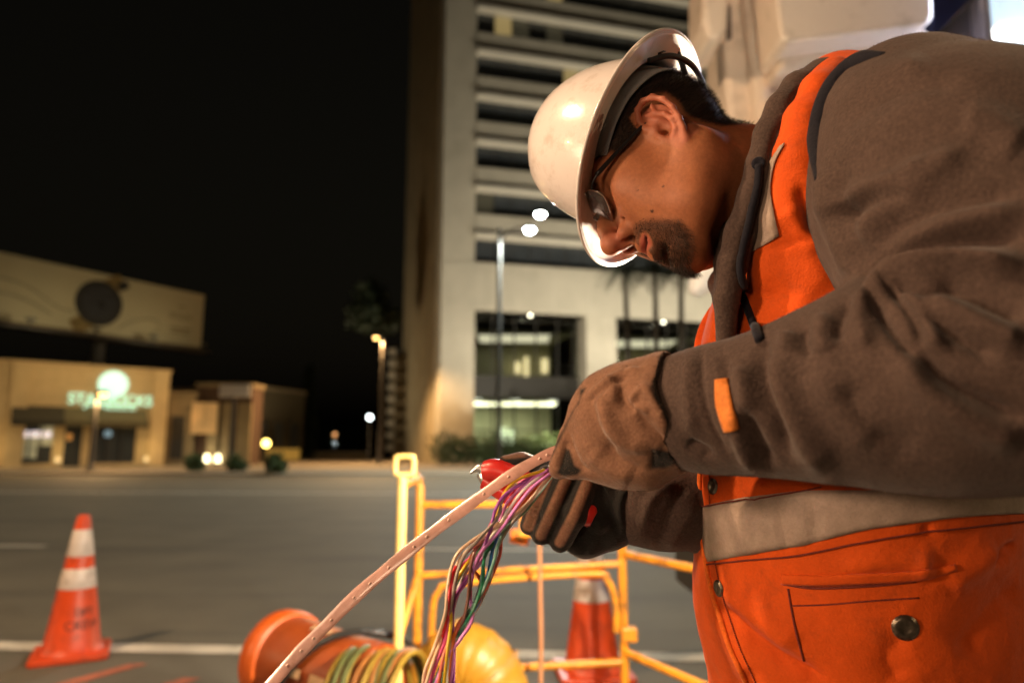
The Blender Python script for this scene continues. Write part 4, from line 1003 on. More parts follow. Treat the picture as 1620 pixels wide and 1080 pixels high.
ql2 = (Vn-lipc)/np.array([17, 29.5, 15]); beard = np.clip(beard*(1-np.clip((1-(ql2**2).sum(1))*5, 0, 1)), 0, 1); beard[(HV[:, 2] > -36) & (HV[:, 0] > 88)] = 0; beard[HV[:, 0] > 104] = 0
cheekgap = np.exp(-((Vn-np.array([84, 24, -72]))**2/np.array([60, 40, 40])).sum(1)); beard *= 1-.55*cheekgap
red = np.clip(1-np.linalg.norm((Vn-np.array([112, 6, -24]))/22, axis=1), 0, 1)+.7*isear*np.clip((np.abs(HV[:, 1])-76)/8, 0, 1)
mole = np.zeros(len(V))
for (x, y, r) in ((1032, 334, 2.6), (1049, 295, 2.0), (1010, 301, 1.2)):
    mole = np.maximum(mole, np.clip((r-np.linalg.norm(Pm-np.array([x, y]), axis=1))+.6, 0, 1)*(HV[:, 1] > 0))
W_ = hw(HV)
body = pobj('body', W_, F, M_skin)
# keep winding outward
body.data.flip_normals() if np.linalg.det(np.stack([hw((1, 0, 0))-hw((0, 0, 0)), hw((0, 1, 0))-hw((0, 0, 0)), hw((0, 0, 1))-hw((0, 0, 0))])) < 0 else None
slit = np.clip(1.6-np.abs(HV[:, 2]+57)/1.6, 0, 1)*(np.abs(HV[:, 1]) < 28)*(HV[:, 0] > 78)*lips
for nm, v in (('slit', slit), ('hair', hair), ('beard', beard), ('lips', lips), ('red', red), ('mole', mole)): attr(body.data, nm, v)
headN = normals(HV, F)
# ------------------------------------------------------------------ hair and goatee strands
def strands(mask, n, length, width, lean, rng, jitter=.35, curl=.3, minmask=.25):
    fm = mask[F].mean(1); ar = np.linalg.norm(np.cross(HV[F[:, 2]]-HV[F[:, 0]], HV[F[:, 3]]-HV[F[:, 1]]), axis=1)*(fm > minmask)*fm
    idx = rng.choice(len(F), n, p=ar/ar.sum()); wt = rng.random((n, 4)); wt /= wt.sum(1, keepdims=True)
    p = (HV[F[idx]]*wt[..., None]).sum(1); nn = headN[F[idx, 0]]
    ld = lean(p); d = nn*.75+ld+rng.normal(size=(n, 3))*jitter; d /= np.linalg.norm(d, axis=1, keepdims=True)
    Ls = length(p)*(.6+.7*rng.random(n)); d2 = d+ld*curl+np.array([0, 0, -.1]); d2 /= np.linalg.norm(d2, axis=1, keepdims=True)
    side = np.cross(d, rng.normal(size=(n, 3))); side /= np.linalg.norm(side, axis=1, keepdims=True)
    w0 = width*side; m1 = p+d*Ls[:, None]*.5; tip = m1+d2*Ls[:, None]*.5; p = p-nn*.5
    VV = np.stack([p-w0, p+w0, m1+w0*.8, m1-w0*.8, tip], 1).reshape(-1, 3)
    b0 = np.arange(n)*5; FF = [q for i in b0 for q in ((i, i+1, i+2, i+3), (i+3, i+2, i+4))]
    return hw(VV), FF
M_hair = mat('hair', (.012, .009, .007), .6, var=.3, nscale=200, spec=.25)
M_beard = mat('beard_hair', (.028, .017, .011), .5, var=.3, nscale=200, spec=.45)
def lean_head(p):
    d = np.zeros_like(p); d[:, 0] = -.55; d[:, 2] = -.45; return d
def lean_beard(p):
    d = np.zeros_like(p); d[:, 0] = .1; d[:, 2] = -.9; d[:, 1] = .25*np.sign(p[:, 1]); return d
hv, hf = strands(hair, 26000, lambda p: 6+3*np.clip((p[:, 2]-0)/50, 0, 1), .16, lean_head, RNG)
pobj('hair', hv, hf, M_hair, body, False)
hv, hf = strands(beard, 7500, lambda p: 2.6+4.8*np.clip((-72-p[:, 2])/25, 0, 1)*np.clip((p[:, 0]-40)/25, .2, 1), .12, lean_beard, RNG, .35)
pobj('goatee', hv, hf, M_beard, body, False)
brow = np.clip(1.2-np.linalg.norm((Vn-np.array([93, 34, 25]))/np.array([20, 24, 7]), axis=1), 0, 1)*(HV[:, 0] > 60)
if brow.max() > .3:
    hv, hf = strands(brow, 1500, lambda p: 6+0*p[:, 0], .14, lambda p: np.stack([np.zeros(len(p)), .7*np.sign(p[:, 1]), .25+0*p[:, 0]], 1), RNG, .2)
    pobj('eyebrow', hv, hf, M_hair, body, False)
# ------------------------------------------------------------------ hard hat
def rotv(w_):
    t = np.linalg.norm(w_); k = w_/t; K = np.array([[0, -k[2], k[1]], [k[2], 0, -k[0]], [-k[1], k[0], 0]]); return np.eye(3)+math.sin(t)*K+(1-math.cos(t))*K@K
HR = rotv(np.array([.085, .279, -.046])); HC = np.array([-4.9, 2.6, 53.5]); HS = .952; HH = 154.4
def hat(p): return hw((np.asarray(p, float)*HS) @ HR.T+HC)
M_hat = mat('hard_hat_plastic', (.74, .69, .67), .22, var=.03, nscale=20, coat=.35, bump=.03, bscale=120, wear=(.42, .34, .28), wscale=38, wamt=.4)
def hat_surface(off):
    n = 144; th = np.linspace(0, 2*np.pi, n, endpoint=False); rings = []
    ct, sn = np.cos(th), np.sin(th)
    w_ = np.where(ct > 0, 30+14*ct**2, 30+2*ct**2)
    prof = []
    for t in np.linspace(1, 0, 36)[1:]: prof.append(('d', t))
    for t in (.04, .1, .2, .35, .5, .65, .8, .9, .96, 1.0): prof.append(('b', t))
    for kind, t in prof:
        if kind == 'd':
            r = math.cos(t*math.pi/2)**.85; z = math.sin(t*math.pi/2)
            ridge = 3.2*np.exp(-(sn*97*r/13)**2)*np.clip((z-.15)*2, 0, 1)*(r > .02)
            rings.append(np.stack([(116+off)*r*ct, (97+off)*r*sn, (HH+off)*z+ridge], 1))
        else:
            dz = -9*t**1.3-(2.0 if t > .97 else 0)-1.2*math.exp(-((t-.9)/.06)**2)*0
            rings.append(np.stack([(116+off+w_*t)*ct, (97+off+w_*t)*sn, dz+off*.9+0*ct], 1))
    V = np.concatenate(rings); F = []
    m_ = len(rings)
    for i in range(m_-1):
        for k in range(n): F.append((i*n+k, (i+1)*n+k, (i+1)*n+(k+1) % n, i*n+(k+1) % n))
    V = np.vstack([V, [[0, 0, HH+off+3.2]]]); top = len(V)-1
    for k in range(n): F.append((top, k, (k+1) % n))
    return V, F, n, m_
Vo, Fo, n_, m_ = hat_surface(0); Vi, Fi, _, _ = hat_surface(-3)
no = len(Vo); FF = list(Fo)+[tuple(i+no for i in q[::-1]) for q in Fi]
for k in range(n_): a = (m_-1)*n_+k; b = (m_-1)*n_+(k+1) % n_; FF.append((a, b, b+no, a+no)[::-1])
hat_o = pobj('hard_hat', hat(np.vstack([Vo, Vi])), FF, M_hat)
bm = bmesh.new(); bm.from_mesh(hat_o.data); bmesh.ops.recalc_face_normals(bm, faces=bm.faces); bm.to_mesh(hat_o.data); bm.free()
# rolled rim
th = np.linspace(0, 2*np.pi, 120, endpoint=False); wv = np.where(np.cos(th) > 0, 30+14*np.cos(th)**2, 30+2*np.cos(th)**2)
rim = np.stack([(116+wv)*np.cos(th), (97+wv)*np.sin(th), -11+0*th], 1)
mb = MB(); mb.tube(hat(rim), .0021, 8, closed=True); pobj('rim', mb.V, mb.F, M_hat, hat_o)
# suspension band, size label, nape strap
M_band = mat('suspension_band', (.26, .26, .28), .6, var=.1, nscale=30)
M_strap = mat('black_strap', (.012, .012, .014), .55, var=.1)
n = 96; th = np.linspace(0, 2*np.pi, n, endpoint=False); V = []; F2 = []
for (a, b, z) in ((107, 88, 24), (104, 85, -12), (101.5, 82.5, -12), (104.5, 85.5, 24)):
    zz = z+np.where(z < 0, -10*np.clip(-np.cos(th), 0, 1), 0); V.append(np.stack([a*np.cos(th), b*np.sin(th), zz], 1))
V = np.concatenate(V)
for i in range(4):
    j = (i+1) % 4
    for k in range(n): F2.append((i*n+k, i*n+(k+1) % n, j*n+(k+1) % n, j*n+k))
pobj('headband', hat(V), F2, M_band, hat_o)
mb = MB(); mb.tube(hat(spline([(-60, 84, -8), (-84, 70, -22), (-102, 40, -34), (-108, 0, -38), (-102, -40, -34), (-84, -70, -22)], 8)), .0035, 8); pobj('nape_strap', mb.V, mb.F, M_strap, hat_o)
mb = MB(); mb.tube(hat(spline([(-98, 62, 4), (-118, 56, 0), (-122, 30, -6), (-112, 12, -14)], 10)), .0038, 8); pobj('strap', mb.V, mb.F, M_strap, hat_o)
mb = MB(); mb.box((0, 0, 0), (20, 3, 14)); pobj('strap_buckle', hat(np.array(mb.V) @ rotv(np.array([0, 0, .5])).T+np.array([-94, 66, 2])), mb.F, M_strap, hat_o)
mb = MB(); 
for a in np.linspace(0, 2*np.pi, 16, endpoint=False): mb.V.append((math.cos(a), math.sin(a), 0))
ringp = [(38+7*math.cos(a), 88+1.0, 8+7*math.sin(a)) for a in np.linspace(0, 2*np.pi, 20, endpoint=False)]
mb = MB(); mb.tube(hat(np.array(ringp)*np.array([1, .895, 1])), .0011, 6, closed=True); pobj('size_mark', mb.V, mb.F, mat('band_mark', (.45, .45, .48), .6), hat_o)
# ------------------------------------------------------------------ glasses
M_gframe = mat('glasses_metal', (.62, .52, .46), .22, .9, var=0)
M_garm = mat('glasses_arm', (.01, .01, .012), .35, var=0)
M_lens = bpy.data.materials.new('glasses_lens'); M_lens.use_nodes = True
_n, _l = M_lens.node_tree.nodes, M_lens.node_tree.links; _n.remove(_n['Principled BSDF'])
_t = _n.new('ShaderNodeBsdfTransparent'); _t.inputs[0].default_value = (.86, .84, .86, 1); _g = _n.new('ShaderNodeBsdfGlossy'); _g.inputs['Roughness'].default_value = .04
_fr = _n.new('ShaderNodeLayerWeight'); _fr.inputs[0].default_value = .35
_df = _n.new('ShaderNodeBsdfDiffuse'); _df.inputs[0].default_value = (.8, .72, .72, 1); _tl = _n.new('ShaderNodeBsdfTranslucent'); _tl.inputs[0].default_value = (.8, .72, .72, 1)
_ad = _n.new('ShaderNodeMixShader'); _l.new(_df.outputs[0], _ad.inputs[1]); _l.new(_tl.outputs[0], _ad.inputs[2])
_m0 = _n.new('ShaderNodeMixShader'); _m0.inputs[0].default_value = .27; _l.new(_t.outputs[0], _m0.inputs[1]); _l.new(_ad.outputs[0], _m0.inputs[2])  # constant pale film stands in for a bright reflection on the lens
_mx = _n.new('ShaderNodeMixShader'); _l.new(_fr.outputs['Fresnel'], _mx.inputs[0]); _l.new(_m0.outputs[0], _mx.inputs[1]); _l.new(_g.outputs[0], _mx.inputs[2]); _l.new(_mx.outputs[0], _n['Material Output'].inputs[0])
def lens_outline(s_, n=40):
    pts = []
    for a in np.linspace(0, 2*np.pi, n, endpoint=False):
        ca, sa = math.cos(a), math.sin(a); x = 26*np.sign(ca)*abs(ca)**.58; z = 14*np.sign(sa)*abs(sa)**.7*(1-.1*ca)
        pts.append((103+z*.36-.0026*(x+14)**2*.7, s_*(32+x), 8+z+.05*x))
    return np.array(pts)
arm_root = None
bridge = MB(); bridge.tube(hw([(103.5, -8, 6), (107, -4, 9), (108, 0, 9.6), (107, 4, 9), (103.5, 8, 6)]), .0011, 8)
glasses = pobj('glasses', bridge.V, bridge.F, M_gframe)
for s_ in (1, -1):
    ol = lens_outline(s_); mb = MB(); mb.tube(hw(ol), .00085, 8, closed=True); fr = pobj('lens_frame', mb.V, mb.F, M_gframe, glasses)
    c0 = ol.mean(0)+np.array([1.2, 0, 0]); k = len(ol)
    Vl = np.vstack([hw(ol), hw(c0)[None], hw(ol-np.array([1.4, 0, 0])), hw(c0-np.array([1.4, 0, 0]))[None]])
    Fl = [(i, (i+1) % k, k) for i in range(k)]+[(k+1+(i+1) % k, k+1+i, 2*k+1) for i in range(k)]+[((i+1) % k, i, k+1+i, k+1+(i+1) % k) for i in range(k)]
    pobj('lens', Vl, Fl, M_lens, fr)
    mb = MB(); mb.tube(hw(spline([(100, s_*57, 12), (96, s_*64, 13), (86, s_*70, 13)], 5)), .0015, 8)
    pobj('hinge', mb.V, mb.F, M_garm, glasses)
    mb = MB(); pts_ = spline([(88, s_*69.5, 13), (60, s_*73, 12.5), (35, s_*76, 11), (14, s_*79, 9), (0, s_*77, 2), (-8, s_*73, -12)], 6)
    mb.tube(hw(pts_), list(np.linspace(.0028, .0019, len(pts_))), 8); pobj('temple_arm', mb.V, mb.F, M_garm, glasses)
    mb = MB(); mb.tube(hw([(101, s_*8, 0), (98, s_*11, -5), (96, s_*12, -10)]), .0018, 6); pobj('nose_pad', mb.V, mb.F, M_gframe, glasses)
# ================================================================== clothes
def pd(px, py, d, r): return np.array((*U(px, py, d), r*.001))
def cloth(name, col, rough=.9, weave=900, depth=.0006, sheen=.3, var=.12, nscale=30, mask=None, col2=None, low=0, stain=None, grain=.22):
    m = bpy.data.materials.new(name); m.use_nodes = True; n, l = m.node_tree.nodes, m.node_tree.links; b = n['Principled BSDF']
    tc = n.new('ShaderNodeTexCoord'); no = n.new('ShaderNodeTexNoise'); no.inputs['Scale'].default_value = nscale; no.inputs['Detail'].default_value = 8; no.inputs['Roughness'].default_value = .65; l.new(tc.outputs['Object'], no.inputs['Vector'])
    mr = n.new('ShaderNodeMapRange'); mr.inputs['From Min'].default_value = .3; mr.inputs['From Max'].default_value = .7; mr.inputs['To Min'].default_value = 1-var; mr.inputs['To Max'].default_value = 1+var; l.new(no.outputs['Fac'], mr.inputs['Value'])
    base = n.new('ShaderNodeRGB'); base.outputs[0].default_value = (*col, 1); out = base.outputs[0]
    if mask:
        a = n.new('ShaderNodeAttribute'); a.attribute_name = mask; x = n.new('ShaderNodeMixRGB'); x.inputs[2].default_value = (*col2, 1); l.new(out, x.inputs[1]); l.new(a.outputs['Fac'], x.inputs[0]); out = x.outputs[0]
    if stain:
        n5 = n.new('ShaderNodeTexNoise'); n5.inputs['Scale'].default_value = 14; n5.inputs['Detail'].default_value = 10; n5.inputs['Roughness'].default_value = .75; l.new(tc.outputs['Object'], n5.inputs['Vector'])
        m5 = n.new('ShaderNodeMapRange'); m5.inputs['From Min'].default_value = .55; m5.inputs['From Max'].default_value = .72; m5.inputs['To Max'].default_value = .65; l.new(n5.outputs['Fac'], m5.inputs['Value'])
        x5 = n.new('ShaderNodeMixRGB'); x5.inputs[2].default_value = (*stain, 1); l.new(out, x5.inputs[1]); l.new(m5.outputs[0], x5.inputs[0]); out = x5.outputs[0]
    sc = n.new('ShaderNodeVectorMath'); sc.operation = 'SCALE'; l.new(out, sc.inputs[0]); l.new(mr.outputs[0], sc.inputs['Scale'])
    n6 = n.new('ShaderNodeTexNoise'); n6.inputs['Scale'].default_value = 330; n6.inputs['Detail'].default_value = 4; n6.inputs['Roughness'].default_value = .7; l.new(tc.outputs['Object'], n6.inputs['Vector'])
    m6 = n.new('ShaderNodeMapRange'); m6.inputs['From Min'].default_value = .3; m6.inputs['From Max'].default_value = .7; m6.inputs['To Min'].default_value = 1-grain; m6.inputs['To Max'].default_value = 1+grain; l.new(n6.outputs['Fac'], m6.inputs['Value'])
    s6 = n.new('ShaderNodeVectorMath'); s6.operation = 'SCALE'; l.new(sc.outputs[0], s6.inputs[0]); l.new(m6.outputs[0], s6.inputs['Scale']); l.new(s6.outputs[0], b.inputs['Base Color'])
    b.inputs['Roughness'].default_value = rough; b.inputs['Specular IOR Level'].default_value = .2; b.inputs['Sheen Weight'].default_value = sheen; b.inputs['Sheen Roughness'].default_value = .4
    n2 = n.new('ShaderNodeTexNoise'); n2.inputs['Scale'].default_value = weave*.45; n2.inputs['Detail'].default_value = 3; l.new(tc.outputs['Object'], n2.inputs['Vector'])
    n4 = n.new('ShaderNodeTexNoise'); n4.inputs['Scale'].default_value = 55; n4.inputs['Detail'].default_value = 4; l.new(tc.outputs['Object'], n4.inputs['Vector'])
    b1 = n.new('ShaderNodeBump'); b1.inputs['Strength'].default_value = .5; b1.inputs['Distance'].default_value = low or .002; l.new(n4.outputs['Fac'], b1.inputs['Height'])
    b2 = n.new('ShaderNodeBump'); b2.inputs['Strength'].default_value = .7; b2.inputs['Distance'].default_value = depth*2; l.new(n2.outputs['Fac'], b2.inputs['Height']); l.new(b1.outputs[0], b2.inputs['Normal']); l.new(b2.outputs[0], b.inputs['Normal'])
    return m
M_hood = cloth('hoodie_fleece', (.068, .045, .037), .95, 800, .0006, .12, grain=.32)
M_vest = cloth('vest_fabric', (.62, .082, .006), .8, 1200, .0004, .1, .10, 25, low=.0025, stain=(.28, .05, .012), grain=.08)
M_refl = cloth('reflective_tape', (.34, .26, .21), .42, 1500, .0003, 0, .15, 60, grain=.1, low=.003)
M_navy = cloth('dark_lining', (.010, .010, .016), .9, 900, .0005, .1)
M_trous = cloth('trousers', (.035, .038, .05), .9, 900, .0005, .1)
M_boot = mat('boot_leather', (.05, .035, .02), .6)
M_snap = mat('snap_metal', (.16, .13, .10), .35, .9, var=.3, nscale=300, bump=.1, bscale=400)

def drape(V, F, amp, seed=2):
    rg = np.random.default_rng(seed); N = normals(V, F); H = np.zeros(len(V))
    for i in range(9):
        k = rg.normal(size=3); k *= (2*math.pi/rg.uniform(.035, .11))/np.linalg.norm(k); k2 = rg.normal(size=3)*25
        a_ = np.sin(V @ k+rg.uniform(0, 6)+1.6*np.sin(V @ k2+rg.uniform(0, 6))); H += (1-np.abs(a_))**1.5*rg.uniform(.4, 1)-.25
    return V+N*(H*amp*.6)[:, None]
# ------------------------------------------------------------------ torso volume (under the vest)
near = [(1390, 262, .80, 108), (1356, 430, .79, 134), (1340, 580, .79, 146), (1334, 780, .79, 155), (1346, 950, .79, 158), (1376, 1130, .79, 163)]
farc = [(1440, 300, .93, 96), (1400, 430, .93, 120), (1395, 580, .93, 130), (1390, 780, .93, 136), (1395, 950, .93, 138), (1410, 1130, .93, 145)]
bk = [(1490, 360, .86, 120), (1500, 560, .86, 145), (1500, 850, .86, 150), (1500, 1120, .86, 150)]
def torso(fd, grow=0, k=.03):
    for ch in (near, farc, bk): fd.chain([pd(*p[:3], p[3]+grow) for p in ch], k)
    for a, b in zip(near, farc): fd.cap(U(*a[:3]), U(*b[:3]), (a[3]+grow)*.001, (b[3]+grow)*.001, k)
# ------------------------------------------------------------------ hoodie
h = Field((.10, .36, .80), (.80, 1.24, 1.78), .0042)
torso(h, -6)
sh = .04
# near sleeve
SL = [(1436, 212, .665, 86), (1500, 300, .61, 100), (1580, 440, .55, 90), (1650, 585, .50, 80)]
FA = [(1650, 585, .50, 80), (1480, 605, .525, 78), (1370, 612, .55, 71), (1270, 630, .58, 60), (1180, 642, .61, 52), (1120, 648, .632, 48), (1085, 650, .643, 43), (1060, 650, .65, 40)]
h.chain([pd(*p) for p in SL], .05); h.chain([pd(*p) for p in FA], .03)
h.chain([pd(*p) for p in [(1440, 225, .70, 84), (1420, 220, .78, 84)]], .04)
h.chain([pd(*p) for p in [(1560, 318, .62, 106), (1680, 400, .62, 108)]], .05)
# far sleeve
h.chain([pd(*p) for p in [(1330, 330, .98, 90), (1240, 560, .98, 70), (1180, 740, .93, 58), (1120, 792, .84, 52), (1050, 800, .80, 44), (1000, 805, .785, 38)]], .03)
# hood lying round the neck: two rolls and the collar front
h.chain([pd(*p) for p in [(1380, 150, .86, 44), (1335, 122, .80, 22), (1300, 122, .76, 19), (1262, 140, .735, 17), (1236, 172, .718, 16), (1218, 212, .71, 16), (1205, 262, .705, 16), (1192, 312, .70, 16), (1172, 368, .70, 16), (1158, 420, .705, 15), (1150, 470, .71, 13), (1148, 540, .72, 11)]], .008)
h.chain([pd(*p) for p in [(1360, 150, .82, 40), (1312, 134, .745, 16), (1284, 158, .718, 14), (1262, 192, .703, 13), (1246, 226, .70, 12), (1228, 270, .70, 11), (1212, 318, .70, 9)]], .006)
h.chain([pd(*p) for p in [(1380, 170, .92, 40), (1290, 230, .96, 34), (1225, 320, .95, 30), (1172, 395, .91, 24), (1140, 448, .86, 14), (1146, 500, .80, 12)]], .012)
h.chain([pd(*p) for p in [(1260, 330, .84, 56), (1200, 430, .80, 32)]], .02)
h.chain([pd(*p) for p in [(1186, 338, .735, 13), (1160, 362, .745, 13), (1147, 410, .745, 12), (1146, 470, .74, 12), (1150, 540, .74, 12)]], .008)
V, F = h.mesh(); V = laplace(V, F, 4, .5); V, F = subdiv(V, F)
c3 = lambda L: [(1040+x*.4813, 40+y*.4815) for x, y in L]
c4 = lambda L: [(1040+x*.4813, 560+y*.4815) for x, y in L]
FOLDS = [
 # elbow crook: the deep crease and the rolls below it
 (c3([(640, 880), (700, 815), (790, 745), (930, 705), (1100, 690), (1205, 700)]), -20.2, 18),
 (c3([(665, 905), (740, 838), (850, 790), (980, 775), (1205, 800)]), 17.6, 20),
 (c3([(745, 850), (800, 900), (845, 960), (870, 1040)]), -10.8, 8), (c3([(775, 850), (850, 870), (960, 860)]), -9.5, 9),
 (c3([(795, 870), (880, 960), (930, 1070)]), 8.1, 14),
 (c3([(700, 885), (740, 960), (800, 1040), (850, 1090)]), -12.2, 9), (c3([(690, 880), (665, 960), (690, 1060)]), 6.8, 16),
 (c3([(920, 830), (1040, 880), (1205, 960)]), -12.2, 15), (c3([(880, 900), (1010, 960), (1205, 1050)]), 9.5, 20), (c3([(860, 940), (990, 1020), (1110, 1090)]), -9.5, 13),
 (c3([(640, 900), (600, 960), (590, 1040)]), -8.1, 10), (c3([(560, 950), (540, 1010), (560, 1080)]), 6.8, 16), (c3([(490, 990), (480, 1040), (500, 1090)]), -6.8, 9),
 (c3([(430, 1010), (430, 1080)]), 6.8, 14), (c3([(345, 1030), (360, 1090)]), -6.8, 9),
 (c3([(648, 882), (715, 802), (795, 748), (900, 716)]), -5, 4), (c3([(752, 852), (800, 905), (838, 960)]), -4, 4), (c3([(702, 888), (742, 962), (800, 1040)]), -5, 4), (c3([(925, 832), (1040, 882), (1180, 945)]), -4, 4), (c3([(780, 852), (860, 872), (955, 862)]), -3.5, 4),
 # upper arm
 (c3([(540, 470), (560, 590), (610, 730), (650, 850)]), 8.5, 20), (c3([(600, 480), (620, 590), (650, 700), (670, 800)]), -6.8, 16),
 (c3([(560, 600), (680, 540), (800, 500), (900, 440)]), 8.5, 15), (c3([(590, 640), (700, 590), (830, 560)]), -7.6, 13),
 (c3([(640, 720), (720, 620), (860, 520), (1010, 400)]), 8.5, 20), (c3([(680, 760), (780, 670), (930, 600), (1205, 540)]), -8.5, 22), (c3([(700, 790), (830, 710), (1000, 640), (1205, 610)]), 8.5, 22),
 (c3([(560, 300), (640, 210), (760, 150), (900, 130)]), 6.8, 20), (c3([(600, 350), (700, 260), (850, 200), (1000, 190)]), -5.1, 20), (c3([(1000, 300), (1100, 330), (1205, 400)]), 6.8, 30),
 # forearm and cuff
 (c4([(330, -20), (345, 90), (390, 210), (430, 330)]), -22.1, 13), (c4([(395, 0), (420, 130), (490, 270), (560, 380)]), 11.9, 24), (c4([(285, 190), (330, 290), (375, 370)]), -15.3, 10),
 (c4([(240, 180), (280, 300), (320, 370)]), 8.5, 13), (c4([(95, 290), (150, 320), (175, 345)]), -13.6, 9), (c4([(215, 0), (225, 60), (215, 110)]), -6.8, 10), (c4([(270, 40), (290, 120), (300, 190)]), 8.5, 14),
 (c4([(145, -20), (148, 100), (175, 220), (230, 330)]), -4.2, 4), (c4([(110, 0), (100, 120), (120, 260)]), 5.1, 12),
 (c4([(850, -20), (950, 90), (1080, 160), (1205, 215)]), -15.3, 16), (c4([(800, 0), (900, 130), (1060, 230), (1205, 280)]), 10.2, 26), (c4([(600, 100), (700, 240), (850, 330)]), -6.8, 30), (c4([(520, 40), (600, 170), (720, 300)]), 6.8, 26),
 # hood rolls
 ([(1293, 113), (1260, 150), (1238, 197), (1222, 245)], -3, 5),
 ([(1205, 270), (1200, 320), (1180, 380), (1165, 440)], -3, 6), ([(1230, 200), (1215, 260)], -3, 5),
 # far sleeve
 ([(1085, 770), (1060, 810), (1040, 860)], -4, 9), ([(1070, 760), (1030, 790), (1015, 840)], 4, 9), ([(1100, 800), (1075, 840), (1060, 870)], 3, 9),
]
V = folds(V, F, FOLDS, lim=1.7); V = laplace(V, F, 2, .4)
hood = pobj('hoodie', V, F, M_hood)
def fuzz(name, V, F, n, length, width, m, parent, seed=4, pxmax=1720):
    rg = np.random.default_rng(seed); c = V[F].mean(1); P = proj(c); N = normals(V, F)[F[:, 0]]
    view = c-np.array([0, 0, CAM_Z]); view /= np.linalg.norm(view, axis=1, keepdims=True); fc = -(N*view).sum(1)
    ar = np.linalg.norm(np.cross(V[F[:, 2]]-V[F[:, 0]], V[F[:, 3]]-V[F[:, 1]]), axis=1)*(fc > -.35)*np.clip(1.3-fc, .3, 1.3)*(P[:, 0] < pxmax)*(P[:, 0] > 0)*(P[:, 1] < 1100)
    idx = rg.choice(len(F), n, p=ar/ar.sum()); wt = rg.random((n, 4)); wt /= wt.sum(1, keepdims=True)
    p = (V[F[idx]]*wt[..., None]).sum(1); d = N[idx]+rg.normal(size=(n, 3))*.8; d /= np.linalg.norm(d, axis=1, keepdims=True)
    sd = np.cross(d, rg.normal(size=(n, 3))); sd /= np.linalg.norm(sd, axis=1, keepdims=True); Ls = length*(.4+rg.random((n, 1)))
    VV = np.stack([p-sd*width, p+sd*width, p+d*Ls], 1).reshape(-1, 3); FF = np.arange(3*n, dtype=np.int32).reshape(-1, 3)
    o = pobj(name, VV, FF, m, parent, False); o['kind'] = 'stuff'; return o
M_fuzz = mat('fleece_fuzz', (.13, .09, .075), .8, var=.3, nscale=80, spec=.2)
fuzz('fuzz', V, F, 90000, .0018, .00011, M_fuzz, hood)
hoodB = bvh_of(V, F); hoodV = V
O = Vector((0, 0, CAM_Z))
def hit(B, px, py):
    d = Vector(U(px, py, 1.0))-O; r = B.ray_cast(O, d.normalized(), 5)
    return (None, None) if r[0] is None else (np.array(r[0]), np.array(r[1]))
# ------------------------------------------------------------------ vest
v = Field((.18, .52, .60), (.82, 1.20, 1.70), .0042)
torso(v, 7, .03)
v.chain([pd(*p) for p in [(1322, 112, .735, 16), (1296, 146, .712, 19), (1274, 196, .694, 22), (1264, 256, .690, 26), (1262, 330, .70, 40), (1268, 410, .715, 56)]], .012)
v.chain([pd(*p) for p in [(1322, 140, .80, 40), (1296, 185, .757, 38), (1288, 250, .75, 48), (1300, 340, .762, 80), (1318, 430, .765, 100)]], .025)
# cut the vest off at collar and armhole
V, F = v.mesh(); V = laplace(V, F, 4, .5); V, F = subdiv(V, F)
VF = [
 (c3([(470, 520), (500, 620), (520, 690)]), -12.8, 14), (c3([(430, 590), (480, 680), (540, 730)]), 8.0, 16), (c3([(330, 760), (420, 720), (520, 700)]), -2.4, 6),
 (c3([(560, 800), (500, 880), (430, 960)]), 6.4, 24), (c3([(380, 600), (350, 760), (330, 900)]), 4.8, 20), (c3([(280, 780), (260, 900), (200, 1010)]), -4.8, 10),
 (c4([(200, 810), (300, 920), (420, 1010), (560, 1080)]), -14.4, 15), (c4([(215, 780), (340, 870), (470, 960)]), 8.0, 22), (c4([(200, 850), (260, 960), (300, 1060)]), 6.4, 16),
 (c4([(1100, 690), (1140, 655), (1180, 620)]), -14.4, 9), (c4([(950, 760), (1050, 690), (1130, 650)]), 8.0, 24), (c4([(880, 640), (870, 730)]), 4.8, 12), (c4([(1205, 760), (1100, 860), (1000, 1000)]), -9.6, 40), (c4([(820, 930), (760, 1000), (800, 1080)]), -6.4, 24),
 (c4([(400, 490), (410, 560), (430, 640)]), -4.0, 7), (c4([(300, 500), (290, 570), (310, 660)]), 3.5, 9), (c4([(500, 480), (520, 560), (500, 620)]), -4.0, 9), (c4([(350, 420), (330, 480)]), 4.8, 14),
 (c4([(880, 560), (900, 590)]), -4.8, 8), (c4([(600, 700), (760, 680), (900, 690)]), 4.8, 16),
]
V = folds(V, F, VF, lim=1.4); V = laplace(V, F, 2, .4)
V = drape(V, F, .0006, 5)
